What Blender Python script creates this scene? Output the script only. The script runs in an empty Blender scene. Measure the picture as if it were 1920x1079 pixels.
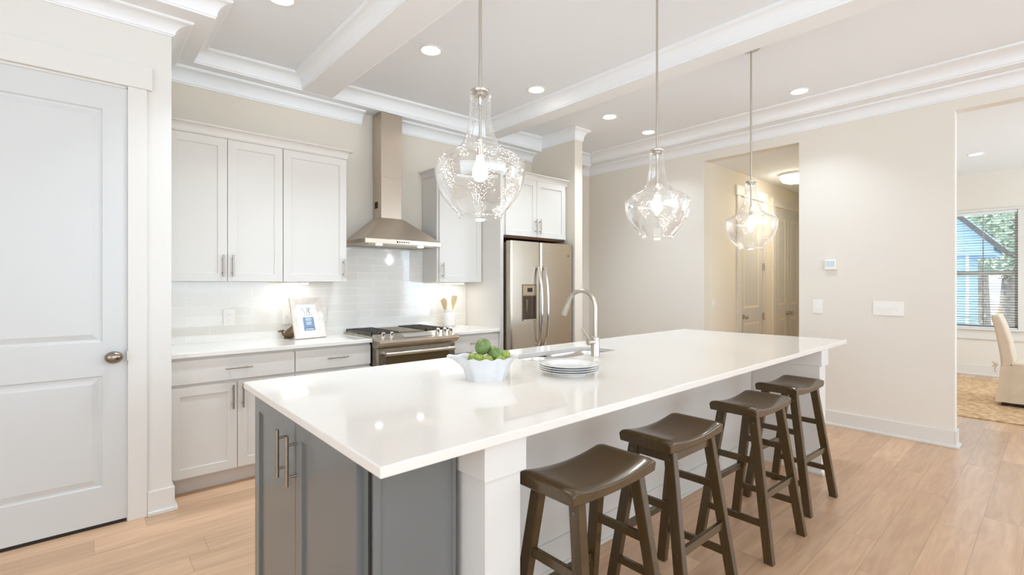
import bpy, bmesh, math, random
from mathutils import Vector, Matrix
random.seed(7)
C = bpy.context.scene.collection
SC = bpy.context.scene
PI = math.pi

# ------------------------------------------------------------------ camera
H = 1.355
YAW = math.atan(1025/911.0)
cam_d = bpy.data.cameras.new('camera'); cam = bpy.data.objects.new('camera', cam_d); C.objects.link(cam)
cam.location = (0, 0, H)
cam.rotation_euler = (PI/2, 0, PI/2 - YAW - PI/2 + (PI/2 - PI/2))
# forward = (cos YAW, sin YAW): default camera with rx=90 looks along +Y, so rotate by -(90-YAW)
cam.rotation_euler = (PI/2, 0, -(PI/2 - YAW))
cam_d.sensor_fit = 'HORIZONTAL'; cam_d.sensor_width = 36.0
cam_d.lens = 911/1920*36.0
cam_d.shift_y = -(539.5-533.0)/1920.0
cam_d.clip_start = .05; cam_d.clip_end = 300
SC.camera = cam

# ------------------------------------------------------------------ view / world / lights
SC.view_settings.view_transform = 'Standard'
SC.view_settings.look = 'None'
SC.view_settings.gamma = 1.0
SC.view_settings.use_curve_mapping = False
SC.view_settings.exposure = 0.0
SC.cycles.max_bounces = 14; SC.cycles.diffuse_bounces = 8; SC.cycles.glossy_bounces = 6
SC.cycles.transmission_bounces = 8; SC.cycles.transparent_max_bounces = 16
SC.cycles.sample_clamp_indirect = 6.0; SC.cycles.sample_clamp_direct = 0.0
SC.cycles.caustics_reflective = False; SC.cycles.caustics_refractive = False
SC.cycles.use_denoising = True
w = bpy.data.worlds.new('sky'); SC.world = w; w.use_nodes = True
nt = w.node_tree; bgn = nt.nodes['Background']
bgn.inputs['Color'].default_value = (.78, .89, 1, 1); bgn.inputs['Strength'].default_value = 3.6

def area(name, loc, rot, sx, sy, power, col, shape='RECTANGLE', spread=PI):
    d = bpy.data.lights.new(name, 'AREA'); d.shape = shape; d.size = sx
    if shape in ('RECTANGLE', 'ELLIPSE'): d.size_y = sy
    d.energy = power; d.color = col; d.spread = spread
    o = bpy.data.objects.new(name, d); o.location = loc; o.rotation_euler = rot; C.objects.link(o); return o

sun_d = bpy.data.lights.new('sun', 'SUN'); sun_d.energy = 9.0; sun_d.angle = .02; sun_d.color = (1, .95, .86)
sun_o = bpy.data.objects.new('sun', sun_d); C.objects.link(sun_o)
sun_o.rotation_euler = (math.radians(-42), math.radians(-8), 0)     # comes from the +y side, high: no kitchen window faces it

COOL = (.64, .81, 1.0); WARM = (1.0, .97, .93)
T = math.radians
# area lamps added in unseen living-room window openings, tilted up to brighten the ceiling
area('daylight_fill_rear', (1.2, -3.86, 1.65), (PI/2+T(66), 0, 0), 5.6, 2.1, 128, COOL)
area('daylight_fill_left', (-3.06, -.6, 1.6), (PI/2+T(66), 0, -PI/2), 3.8, 2.1, 34, (.60, .78, 1.0))
# area lamp added at an unseen dining-room side opening, brightens that room
area('daylight_fill_dining', (7.9, -3.36, 1.6), (PI/2+T(15), 0, 0), 2.6, 1.9, 85, COOL)

# ------------------------------------------------------------------ helpers
def lin(c):
    return tuple((x/12.92 if x <= .04045 else ((x+.055)/1.055)**2.4) for x in c)
def rgb(r, g, b): return (*lin((r/255, g/255, b/255)), 1)

MATS = {}
def mat(name, col, rough=.5, metal=0.0, spec=.5, coat=0.0, emis=None, estr=0.0, trans=0.0, ior=1.45, bump=None, var=0.0, vscale=8.0):
    m = bpy.data.materials.new(name); m.use_nodes = True
    t = m.node_tree; p = t.nodes['Principled BSDF']
    p.inputs['Base Color'].default_value = col
    p.inputs['Roughness'].default_value = rough; p.inputs['Metallic'].default_value = metal
    p.inputs['Specular IOR Level'].default_value = spec; p.inputs['Coat Weight'].default_value = coat
    p.inputs['Coat Roughness'].default_value = .08
    p.inputs['IOR'].default_value = ior; p.inputs['Transmission Weight'].default_value = trans
    if emis: p.inputs['Emission Color'].default_value = emis; p.inputs['Emission Strength'].default_value = estr
    tc = t.nodes.new('ShaderNodeTexCoord')
    if var:
        n = t.nodes.new('ShaderNodeTexNoise'); n.inputs['Scale'].default_value = vscale; n.inputs['Detail'].default_value = 4
        t.links.new(tc.outputs['Object'], n.inputs['Vector'])
        mx = t.nodes.new('ShaderNodeMixRGB'); mx.blend_type = 'MULTIPLY'; mx.inputs['Fac'].default_value = 1
        mx.inputs['Color1'].default_value = col
        r = t.nodes.new('ShaderNodeMapRange'); r.inputs['From Min'].default_value = .3; r.inputs['From Max'].default_value = .7
        r.inputs['To Min'].default_value = 1-var; r.inputs['To Max'].default_value = 1+var*.4
        t.links.new(n.outputs['Fac'], r.inputs['Value']); t.links.new(r.outputs['Result'], mx.inputs['Color2'])
        t.links.new(mx.outputs['Color'], p.inputs['Base Color'])
    if bump:
        n = t.nodes.new('ShaderNodeTexNoise'); n.inputs['Scale'].default_value = bump[0]; n.inputs['Detail'].default_value = 3
        if len(bump) > 2:
            mp = t.nodes.new('ShaderNodeMapping'); mp.inputs['Scale'].default_value = bump[2]
            t.links.new(tc.outputs['Object'], mp.inputs['Vector']); t.links.new(mp.outputs['Vector'], n.inputs['Vector'])
        else: t.links.new(tc.outputs['Object'], n.inputs['Vector'])
        b = t.nodes.new('ShaderNodeBump'); b.inputs['Strength'].default_value = bump[1]; b.inputs['Distance'].default_value = .01
        t.links.new(n.outputs['Fac'], b.inputs['Height']); t.links.new(b.outputs['Normal'], p.inputs['Normal'])
    MATS[name] = m; return m

M_wall = mat('wall_paint', rgb(229, 223, 213), .75, spec=.25, bump=(220, .03))
M_wallb = mat('wall_paint_greige', rgb(222, 214, 200), .75, spec=.25, bump=(220, .03))
M_hallw = mat('hall_paint', rgb(232, 226, 212), .75, spec=.25)
M_trim = mat('trim_white', rgb(224, 221, 215), .38, spec=.4)
M_crown = mat('crown_white', rgb(240, 242, 243), .5, spec=.3)
M_ceil = mat('ceiling_white', rgb(238, 242, 246), .85, spec=.2)
M_cab = mat('cabinet_white', rgb(217, 213, 206), .34, spec=.45)
M_cabin = mat('cabinet_inside_wood', rgb(125, 80, 52), .6, var=.25, vscale=20)
M_door = mat('door_white', rgb(211, 212, 210), .35, spec=.45)
M_quartz = mat('quartz_white', rgb(233, 228, 220), .045, spec=.5, var=.02, vscale=60)
M_grey = mat('island_grey_paint', rgb(114, 116, 114), .22, spec=.55)
M_dark = mat('gap_dark', rgb(40, 36, 32), .7)
M_nickel = mat('brushed_nickel', rgb(196, 188, 176), .28, metal=1.0)
M_knob = mat('aged_nickel', rgb(150, 140, 126), .25, metal=1.0)
M_pull = mat('satin_nickel_pull', rgb(172, 162, 148), .33, metal=1.0)
M_bolt = mat('bolt_steel', rgb(120, 112, 104), .35, metal=.9)
M_chrome = mat('polished_chrome', rgb(225, 222, 218), .12, metal=1.0)
M_black = mat('black_iron', rgb(70, 62, 54), .45, spec=.5)
M_plate = mat('plate_ceramic', rgb(228, 227, 224), .12, spec=.5)
M_bowl = mat('bowl_ceramic', rgb(218, 219, 220), .25, spec=.5, var=.07, vscale=14)
M_plastic = mat('white_plastic', rgb(240, 238, 233), .35)
M_slot = mat('outlet_slots', rgb(150, 140, 130), .5)
M_lime = mat('lime_skin', rgb(152, 168, 78), .38, var=.35, vscale=30, bump=(160, .15))
M_limed = mat('lime_skin_dark', rgb(112, 136, 76), .32, var=.35, vscale=22, bump=(160, .15))
M_stem = mat('fruit_stem', rgb(120, 105, 60), .7)
M_spoon = mat('wood_spoon', rgb(216, 190, 148), .55, var=.12, vscale=25)
M_crock = mat('crock_glaze', rgb(234, 226, 219), .35, var=.06, vscale=18, bump=(14, .25))
M_frame = mat('frame_whitewash', rgb(222, 212, 203), .55, var=.12, vscale=30, bump=(60, .1, (1, 12, 1)))
M_card = mat('card_white', rgb(236, 238, 236), .5)
M_ink = mat('card_ink', rgb(95, 95, 98), .6)
M_blue = mat('card_blue', rgb(122, 142, 168), .6)
M_blued = mat('card_blue_dark', rgb(96, 114, 140), .6)
M_whale = mat('bronze_figure', rgb(122, 100, 72), .42, metal=.55, var=.25, vscale=25)
M_eye = mat('figure_eye', rgb(40, 30, 25), .4)
M_glassdark = mat('oven_glass', rgb(96, 80, 52), .06, spec=.6, coat=.5)
M_panelglass = mat('control_glass', rgb(150, 145, 138), .1, spec=.6)
M_slip = mat('slipcover_linen', rgb(212, 196, 174), .9, spec=.1, bump=(300, .12), var=.06, vscale=12)
M_darkwood = mat('dark_wood', rgb(38, 26, 22), .4)
M_siding = None
M_bulb = mat('bulb_glow', (1, 1, 1, 1), .3, emis=(1, .96, .9, 1), estr=26)
M_can = mat('downlight_glow', (1, 1, 1, 1), .3, emis=(1, .96, .9, 1), estr=14)
M_dome = mat('dome_glow', (1, 1, 1, 1), .3, emis=(1, .93, .82, 1), estr=9)
M_strip = mat('strip_glow', (1, 1, 1, 1), .3, emis=(1, .95, .88, 1), estr=11)
M_shade_trim = mat('downlight_trim', rgb(240, 239, 236), .5)

def steel(name, col, rough, axis):
    m = mat(name, col, rough, metal=1.0)
    t = m.node_tree; p = t.nodes['Principled BSDF']
    tc = t.nodes.new('ShaderNodeTexCoord'); mp = t.nodes.new('ShaderNodeMapping'); mp.inputs['Scale'].default_value = axis
    n = t.nodes.new('ShaderNodeTexNoise'); n.inputs['Scale'].default_value = 6; n.inputs['Detail'].default_value = 3
    t.links.new(tc.outputs['Object'], mp.inputs['Vector']); t.links.new(mp.outputs['Vector'], n.inputs['Vector'])
    r = t.nodes.new('ShaderNodeMapRange'); r.inputs['To Min'].default_value = rough-.02; r.inputs['To Max'].default_value = rough+.05
    t.links.new(n.outputs['Fac'], r.inputs['Value']); t.links.new(r.outputs['Result'], p.inputs['Roughness'])
    b = t.nodes.new('ShaderNodeBump'); b.inputs['Strength'].default_value = .02; b.inputs['Distance'].default_value = .001
    t.links.new(n.outputs['Fac'], b.inputs['Height']); t.links.new(b.outputs['Normal'], p.inputs['Normal'])
    p.inputs['Anisotropic'].default_value = .5
    return m
M_steel = steel('stainless_brushed', rgb(188, 178, 163), .27, (3, 3, 90))
M_steelv = steel('stainless_hood', rgb(205, 192, 176), .28, (90, 90, 3))
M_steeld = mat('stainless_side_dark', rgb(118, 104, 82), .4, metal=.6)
M_sink = steel('stainless_sink', rgb(218, 211, 203), .25, (60, 6, 60))

def wood_stool():
    m = mat('stool_espresso_wood', rgb(58, 42, 27), .26, spec=.55, coat=.35)
    t = m.node_tree; p = t.nodes['Principled BSDF']
    tc = t.nodes.new('ShaderNodeTexCoord'); mp = t.nodes.new('ShaderNodeMapping'); mp.inputs['Scale'].default_value = (4, 60, 4)
    n = t.nodes.new('ShaderNodeTexNoise'); n.inputs['Scale'].default_value = 3; n.inputs['Detail'].default_value = 5
    t.links.new(tc.outputs['Object'], mp.inputs['Vector']); t.links.new(mp.outputs['Vector'], n.inputs['Vector'])
    cr = t.nodes.new('ShaderNodeValToRGB'); cr.color_ramp.elements[0].color = rgb(58, 43, 22); cr.color_ramp.elements[1].color = rgb(86, 66, 36)
    t.links.new(n.outputs['Fac'], cr.inputs['Fac']); t.links.new(cr.outputs['Color'], p.inputs['Base Color'])
    return m
M_stool = wood_stool()

def floor_mat():
    m = bpy.data.materials.new('oak_planks'); m.use_nodes = True; t = m.node_tree; L = t.links.new
    p = t.nodes['Principled BSDF']; N = t.nodes.new
    def math_(op, a=None, b=None):
        n = N('ShaderNodeMath'); n.operation = op
        for i, v in enumerate((a, b)):
            if v is None: continue
            if isinstance(v, (int, float)): n.inputs[i].default_value = v
            else: L(v, n.inputs[i])
        return n.outputs[0]
    tc = N('ShaderNodeTexCoord'); sp = N('ShaderNodeSeparateXYZ'); L(tc.outputs['Object'], sp.inputs[0])
    x, y = sp.outputs['X'], sp.outputs['Y']
    W, LEN = .172, 1.35
    yr = math_('DIVIDE', math_('ADD', y, 10.03), W); row = math_('FLOOR', yr)
    wn = N('ShaderNodeTexWhiteNoise'); wn.noise_dimensions = '1D'; L(row, wn.inputs['W'])
    xr = math_('ADD', math_('DIVIDE', math_('ADD', x, 20), LEN), math_('MULTIPLY', wn.outputs['Value'], 7.3))
    col = math_('FLOOR', xr)
    cb = N('ShaderNodeCombineXYZ'); L(row, cb.inputs[0]); L(col, cb.inputs[1])
    wn2 = N('ShaderNodeTexWhiteNoise'); wn2.noise_dimensions = '3D'; L(cb.outputs[0], wn2.inputs['Vector'])
    # grain: noise stretched along x, offset per plank
    ofs = N('ShaderNodeVectorMath'); ofs.operation = 'SCALE'; L(wn2.outputs['Color'], ofs.inputs[0]); ofs.inputs['Scale'].default_value = 30
    av = N('ShaderNodeVectorMath'); av.operation = 'ADD'; L(tc.outputs['Object'], av.inputs[0]); L(ofs.outputs[0], av.inputs[1])
    mp = N('ShaderNodeMapping'); mp.inputs['Scale'].default_value = (1.0, 9, 1); L(av.outputs[0], mp.inputs['Vector'])
    n1 = N('ShaderNodeTexNoise'); n1.inputs['Scale'].default_value = 2.2; n1.inputs['Detail'].default_value = 5; n1.inputs['Distortion'].default_value = 1.2
    L(mp.outputs[0], n1.inputs['Vector'])
    mp2 = N('ShaderNodeMapping'); mp2.inputs['Scale'].default_value = (.8, 4.5, 1); L(av.outputs[0], mp2.inputs['Vector'])
    n2 = N('ShaderNodeTexNoise'); n2.inputs['Scale'].default_value = 1.1; n2.inputs['Detail'].default_value = 2; L(mp2.outputs[0], n2.inputs['Vector'])
    ring = math_('SINE', math_('MULTIPLY', n2.outputs['Fac'], 70))
    cr = N('ShaderNodeValToRGB')
    e = cr.color_ramp.elements; e[0].position = .25; e[0].color = rgb(194, 154, 121); e[1].position = .75; e[1].color = rgb(221, 185, 150)
    L(n1.outputs['Fac'], cr.inputs['Fac'])
    v = math_('ADD', .84, math_('MULTIPLY', wn2.outputs['Value'], .23))
    v2 = math_('ADD', v, math_('MULTIPLY', ring, .018))
    dx = math_('ABSOLUTE', math_('SUBTRACT', math_('FRACT', xr), .5)); dy = math_('ABSOLUTE', math_('SUBTRACT', math_('FRACT', yr), .5))
    gap = math_('MAXIMUM', math_('GREATER_THAN', dx, .4988), math_('GREATER_THAN', dy, .4915))
    v3 = math_('MULTIPLY', v2, math_('SUBTRACT', 1, math_('MULTIPLY', gap, .3)))
    mx = N('ShaderNodeMixRGB'); mx.blend_type = 'MULTIPLY'; mx.inputs['Fac'].default_value = 1
    L(cr.outputs['Color'], mx.inputs['Color1']); L(v3, mx.inputs['Color2']); L(mx.outputs['Color'], p.inputs['Base Color'])
    p.inputs['Roughness'].default_value = .3; p.inputs['Specular IOR Level'].default_value = .45
    b = N('ShaderNodeBump'); b.inputs['Strength'].default_value = .12; b.inputs['Distance'].default_value = .003
    hh = math_('SUBTRACT', math_('MULTIPLY', n1.outputs['Fac'], .5), gap); L(hh, b.inputs['Height']); L(b.outputs['Normal'], p.inputs['Normal'])
    return m
M_floor = floor_mat()

def tile_mat():
    m = bpy.data.materials.new('subway_tile'); m.use_nodes = True; t = m.node_tree; L = t.links.new; p = t.nodes['Principled BSDF']
    tc = t.nodes.new('ShaderNodeTexCoord'); sp = t.nodes.new('ShaderNodeSeparateXYZ'); L(tc.outputs['Object'], sp.inputs[0])
    cb = t.nodes.new('ShaderNodeCombineXYZ'); L(sp.outputs['X'], cb.inputs['X']); L(sp.outputs['Z'], cb.inputs['Y'])
    br = t.nodes.new('ShaderNodeTexBrick'); L(cb.outputs[0], br.inputs['Vector'])
    br.inputs['Scale'].default_value = 1; br.inputs['Brick Width'].default_value = .29; br.inputs['Row Height'].default_value = .0695
    br.inputs['Mortar Size'].default_value = .0022; br.inputs['Mortar Smooth'].default_value = .3
    br.inputs['Color1'].default_value = rgb(236, 233, 226); br.inputs['Color2'].default_value = rgb(232, 229, 222); br.inputs['Mortar'].default_value = rgb(250, 249, 245)
    L(br.outputs['Color'], p.inputs['Base Color'])
    p.inputs['Roughness'].default_value = .07; p.inputs['Specular IOR Level'].default_value = .55
    inv = t.nodes.new('ShaderNodeMath'); inv.operation = 'SUBTRACT'; inv.inputs[0].default_value = 1; L(br.outputs['Fac'], inv.inputs[1])
    n = t.nodes.new('ShaderNodeTexNoise'); n.inputs['Scale'].default_value = 9; L(tc.outputs['Object'], n.inputs['Vector'])
    ad = t.nodes.new('ShaderNodeMath'); ad.operation = 'MULTIPLY_ADD'; L(n.outputs['Fac'], ad.inputs[0]); ad.inputs[1].default_value = .5; L(inv.outputs[0], ad.inputs[2])
    b = t.nodes.new('ShaderNodeBump'); b.inputs['Strength'].default_value = .35; b.inputs['Distance'].default_value = .003
    L(ad.outputs[0], b.inputs['Height']); L(b.outputs['Normal'], p.inputs['Normal'])
    return m
M_tile = tile_mat()

def glass_mat(name, seeds=False, tint=(1, 1, 1, 1), ior=1.45, boost=1.0):
    # thin clear glass: fresnel mix of transparent and mirror; tiny trapped bubbles when seeded
    m = bpy.data.materials.new(name); m.use_nodes = True; t = m.node_tree; L = t.links.new
    for n in list(t.nodes):
        if n.type != 'OUTPUT_MATERIAL': t.nodes.remove(n)
    out = t.nodes['Material Output']; N = t.nodes.new
    tr = N('ShaderNodeBsdfTransparent'); tr.inputs['Color'].default_value = tint
    gl = N('ShaderNodeBsdfGlossy'); gl.inputs['Roughness'].default_value = .03; gl.inputs['Color'].default_value = (1, 1, 1, 1)
    lw = N('ShaderNodeLayerWeight'); lw.inputs['Blend'].default_value = .5
    pw = N('ShaderNodeMath'); pw.operation = 'POWER'; L(lw.outputs['Facing'], pw.inputs[0]); pw.inputs[1].default_value = 2.3
    ml = N('ShaderNodeMath'); ml.operation = 'MULTIPLY_ADD'; ml.use_clamp = True; L(pw.outputs[0], ml.inputs[0]); ml.inputs[1].default_value = .75*boost; ml.inputs[2].default_value = .05*boost
    mix = N('ShaderNodeMixShader'); L(ml.outputs[0], mix.inputs[0]); L(tr.outputs[0], mix.inputs[1]); L(gl.outputs[0], mix.inputs[2])
    last = mix
    if seeds:
        tc = N('ShaderNodeTexCoord')
        vo = N('ShaderNodeTexVoronoi'); vo.inputs['Scale'].default_value = 130; L(tc.outputs['Object'], vo.inputs['Vector'])
        lt = N('ShaderNodeMath'); lt.operation = 'LESS_THAN'; L(vo.outputs['Distance'], lt.inputs[0]); lt.inputs[1].default_value = .2
        no = N('ShaderNodeTexNoise'); no.inputs['Scale'].default_value = 9; L(tc.outputs['Object'], no.inputs['Vector'])
        gt = N('ShaderNodeMath'); gt.operation = 'GREATER_THAN'; L(no.outputs['Fac'], gt.inputs[0]); gt.inputs[1].default_value = .5
        mm = N('ShaderNodeMath'); mm.operation = 'MULTIPLY'; L(lt.outputs[0], mm.inputs[0]); L(gt.outputs[0], mm.inputs[1])
        m2 = N('ShaderNodeMath'); m2.operation = 'MULTIPLY'; L(mm.outputs[0], m2.inputs[0]); m2.inputs[1].default_value = .9
        df = N('ShaderNodeBsdfTranslucent'); df.inputs['Color'].default_value = (.95, .95, .93, 1)
        mx = N('ShaderNodeMixShader'); L(m2.outputs[0], mx.inputs[0]); L(last.outputs[0], mx.inputs[1]); L(df.outputs[0], mx.inputs[2]); last = mx
        b = N('ShaderNodeBump'); b.inputs['Strength'].default_value = .03; b.inputs['Distance'].default_value = .003
        n3 = N('ShaderNodeTexNoise'); n3.inputs['Scale'].default_value = 22; L(tc.outputs['Object'], n3.inputs['Vector']); L(n3.outputs['Fac'], b.inputs['Height'])
        L(b.outputs['Normal'], gl.inputs['Normal'])
    L(last.outputs[0], out.inputs['Surface'])
    return m
M_glass = glass_mat('seeded_glass', True, (.985, .985, .98, 1), boost=1.0)
M_pane = glass_mat('window_glass', False, (.93, .96, .97, 1), boost=.5)

def rug_mat():
    m = bpy.data.materials.new('jute_weave'); m.use_nodes = True; t = m.node_tree; L = t.links.new; p = t.nodes['Principled BSDF']; N = t.nodes.new
    tc = N('ShaderNodeTexCoord')
    mp = N('ShaderNodeMapping'); mp.inputs['Scale'].default_value = (70, 34, 1); L(tc.outputs['Object'], mp.inputs['Vector'])
    vo = N('ShaderNodeTexVoronoi'); vo.inputs['Scale'].default_value = 1; L(mp.outputs[0], vo.inputs['Vector'])
    n = N('ShaderNodeTexNoise'); n.inputs['Scale'].default_value = 14; n.inputs['Detail'].default_value = 5; L(tc.outputs['Object'], n.inputs['Vector'])
    ad = N('ShaderNodeMath'); ad.operation = 'MULTIPLY_ADD'; L(vo.outputs['Distance'], ad.inputs[0]); ad.inputs[1].default_value = -.5; L(n.outputs['Fac'], ad.inputs[2])
    cr = N('ShaderNodeValToRGB'); e = cr.color_ramp.elements; e[0].position = .05; e[0].color = rgb(176, 138, 98); e[1].position = .5; e[1].color = rgb(226, 194, 152)
    L(ad.outputs[0], cr.inputs['Fac']); L(cr.outputs['Color'], p.inputs['Base Color']); p.inputs['Roughness'].default_value = .9
    b = N('ShaderNodeBump'); b.inputs['Strength'].default_value = .8; b.inputs['Distance'].default_value = .01; L(ad.outputs[0], b.inputs['Height']); L(b.outputs['Normal'], p.inputs['Normal'])
    return m
M_rug = rug_mat()

def siding_mat():
    m = bpy.data.materials.new('blue_lap_siding'); m.use_nodes = True; t = m.node_tree; L = t.links.new; p = t.nodes['Principled BSDF']; N = t.nodes.new
    tc = N('ShaderNodeTexCoord'); sp = N('ShaderNodeSeparateXYZ'); L(tc.outputs['Object'], sp.inputs[0])
    d = N('ShaderNodeMath'); d.operation = 'DIVIDE'; L(sp.outputs['Z'], d.inputs[0]); d.inputs[1].default_value = .16
    f = N('ShaderNodeMath'); f.operation = 'FRACT'; L(d.outputs[0], f.inputs[0])
    cr = N('ShaderNodeValToRGB'); e = cr.color_ramp.elements; e[0].position = 0; e[0].color = rgb(96, 128, 160); e[1].position = .14; e[1].color = rgb(160, 196, 226)
    L(f.outputs[0], cr.inputs['Fac']); L(cr.outputs['Color'], p.inputs['Base Color']); p.inputs['Roughness'].default_value = .7
    return m
M_siding = siding_mat()
M_roof = mat('roof_shingle', rgb(92, 88, 86), .9, var=.2, vscale=6)
M_leaf = mat('tree_leaf', rgb(178, 194, 172), .6, var=.5, vscale=1.5)
M_bark = mat('tree_bark', rgb(158, 148, 138), .9, var=.4, vscale=6, bump=(12, .6))
M_ground = mat('leaf_litter', rgb(196, 182, 172), .95, var=.45, vscale=1.2)
M_street = mat('street_asphalt', rgb(190, 190, 194), .9, var=.1, vscale=2)
M_car = mat('car_white', rgb(235, 238, 240), .2, coat=.5)
M_carglass = mat('car_glass', rgb(120, 140, 158), .1)
M_tyre = mat('car_tyre', rgb(30, 30, 32), .8)
M_orange = mat('orange_plastic', rgb(226, 120, 50), .5)
M_blind = mat('blind_white', rgb(228, 231, 234), .5)
M_rail = mat('bottom_rail_grey', rgb(92, 94, 92), .6)

# ---- bmesh primitives
def BM(): return bmesh.new()
def box(bm, x0, x1, y0, y1, z0, z1):
    vs = [bm.verts.new(c) for c in ((x0,y0,z0),(x1,y0,z0),(x1,y1,z0),(x0,y1,z0),(x0,y0,z1),(x1,y0,z1),(x1,y1,z1),(x0,y1,z1))]
    for f in ((3,2,1,0),(4,5,6,7),(0,1,5,4),(1,2,6,5),(2,3,7,6),(3,0,4,7)): bm.faces.new([vs[i] for i in f])
    return bm
def frustum(bm, b, t):     # b, t: lists of 4 points (same winding, ccw seen from above)
    vb = [bm.verts.new(p) for p in b]; vt = [bm.verts.new(p) for p in t]; n = len(b)
    bm.faces.new(vb[::-1]); bm.faces.new(vt)
    for i in range(n): bm.faces.new([vb[i], vb[(i+1)%n], vt[(i+1)%n], vt[i]])
def basis(d):
    d = Vector(d).normalized(); a = Vector((0,0,1)) if abs(d.z) < .9 else Vector((1,0,0))
    u = d.cross(a).normalized(); return u, d.cross(u).normalized()
def tube(bm, pts, rad, n=12, caps=True):
    pts = [Vector(p) for p in pts]; rs = rad if isinstance(rad, (list, tuple)) else [rad]*len(pts)
    rings = []; u = None
    for i, p in enumerate(pts):
        d = (pts[min(i+1, len(pts)-1)] - pts[max(i-1, 0)]).normalized()
        if u is None: u, v = basis(d)
        else:
            u = (u - d*u.dot(d)).normalized(); v = d.cross(u)
        rings.append([bm.verts.new(p + (u*math.cos(2*PI*k/n) + v*math.sin(2*PI*k/n))*rs[i]) for k in range(n)])
    for a, b in zip(rings, rings[1:]):
        for k in range(n):
            f = bm.faces.new([a[k], a[(k+1)%n], b[(k+1)%n], b[k]]); f.smooth = True
    if caps: bm.faces.new(rings[0][::-1]); bm.faces.new(rings[-1])
def cyl(bm, p0, p1, r, n=16): tube(bm, [p0, p1], r, n)
def lathe(bm, prof, c=(0,0,0), n=48, closed=False):
    cx, cy, cz = c; rings = []
    for r, z in prof:
        if r < 1e-6: rings.append([bm.verts.new((cx, cy, cz+z))])
        else: rings.append([bm.verts.new((cx+r*math.cos(2*PI*k/n), cy+r*math.sin(2*PI*k/n), cz+z)) for k in range(n)])
    pr = list(zip(rings, rings[1:]))
    if closed: pr.append((rings[-1], rings[0]))
    for a, b in pr:
        for k in range(n):
            k2 = (k+1) % n
            if len(a) == 1 and len(b) == 1: continue
            if len(a) == 1: f = bm.faces.new([a[0], b[k2], b[k]])
            elif len(b) == 1: f = bm.faces.new([a[k], a[k2], b[0]])
            else: f = bm.faces.new([a[k], a[k2], b[k2], b[k]])
            f.smooth = True
def ellipsoid(bm, c, rx, ry, rz, rot=None, n=20, m=12):
    R = rot or Matrix.Identity(3); c = Vector(c); rings = []
    for j in range(m+1):
        th = PI*j/m
        if j in (0, m): rings.append([bm.verts.new(c + R @ Vector((0, 0, rz*math.cos(th))))])
        else: rings.append([bm.verts.new(c + R @ Vector((rx*math.sin(th)*math.cos(2*PI*k/n), ry*math.sin(th)*math.sin(2*PI*k/n), rz*math.cos(th)))) for k in range(n)])
    for a, b in zip(rings, rings[1:]):
        for k in range(n):
            k2 = (k+1) % n
            if len(a) == 1: f = bm.faces.new([a[0], b[k], b[k2]])
            elif len(b) == 1: f = bm.faces.new([a[k], b[0], a[k2]])
            else: f = bm.faces.new([a[k], b[k], b[k2], a[k2]])
            f.smooth = True
def prism(bm, poly, axis, a0, a1):     # poly in the two other axes, extruded along axis index
    def P(u, v, a):
        return {0: (a, u, v), 1: (u, a, v), 2: (u, v, a)}[axis]
    A = [bm.verts.new(P(u, v, a0)) for u, v in poly]; B = [bm.verts.new(P(u, v, a1)) for u, v in poly]; n = len(poly)
    bm.faces.new(A[::-1]); bm.faces.new(B)
    for i in range(n): bm.faces.new([A[i], A[(i+1)%n], B[(i+1)%n], B[i]])

# ---- objects
def tag(o, label=None, cat=None, group=None, kind=None):
    if label: o['label'] = label
    if cat: o['category'] = cat
    if group: o['group'] = group
    if kind: o['kind'] = kind
    return o
def thing(name, label, cat, loc, group=None, rz=0.0):
    o = bpy.data.objects.new(name, None); o.empty_display_size = .05; C.objects.link(o); o.location = loc; o.rotation_euler = (0, 0, rz)
    return tag(o, label, cat, group)
def wloc(o):
    v = Vector((0,0,0))
    while o is not None: v += o.location; o = o.parent
    return v
def obj(name, bm, m, parent=None, bevel=0.0, label=None, local=False, sharp=35, seg=2, origin=None, recalc=True):
    """links one mesh object; geometry is given in world metres unless local, and moved to the parent's frame"""
    if recalc: bmesh.ops.recalc_face_normals(bm, faces=bm.faces)
    o_off = Vector((0,0,0))
    if parent is not None and not local: o_off = wloc(parent)
    elif parent is None and not local:
        if origin is None:
            vs = [v.co for v in bm.verts]
            origin = (sum(v.x for v in vs)/len(vs), sum(v.y for v in vs)/len(vs), min(v.z for v in vs))
            # brick and plank materials read object coordinates: keep those objects at the world origin
        o_off = Vector(origin)
    for v in bm.verts: v.co -= o_off
    me = bpy.data.meshes.new(name); bm.to_mesh(me); bm.free()
    for mm in (m if isinstance(m, (list, tuple)) else [m]): me.materials.append(mm)
    flags = [q.use_smooth for q in me.polygons]
    me.set_sharp_from_angle(angle=math.radians(sharp)); me.polygons.foreach_set('use_smooth', flags); me.update()
    o = bpy.data.objects.new(name, me); C.objects.link(o)
    if parent is not None: o.parent = parent
    elif not local: o.location = o_off
    if bevel:
        b = o.modifiers.new('bevel', 'BEVEL'); b.width = bevel; b.segments = seg; b.limit_method = 'ANGLE'; b.angle_limit = math.radians(50)
    if label: o['label'] = label
    return o
def boxobj(name, dims, m, parent=None, bevel=0.0, **k): return obj(name, box(BM(), *dims), m, parent, bevel, **k)
def struct(name, bm, m, label, cat, parent=None, bevel=0.0, origin=(0,0,0)):
    o = obj(name, bm, m, parent, bevel, origin=origin)
    if parent is None: tag(o, label, cat, kind='structure')
    return o
def copy_tree(o, parent=None):
    c = o.copy(); C.objects.link(c); c.parent = parent
    for ch in list(o.children): copy_tree(ch, c)
    return c
def kids(o, name): return [c for c in o.children if c.name.split('.')[0] == name]

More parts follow.
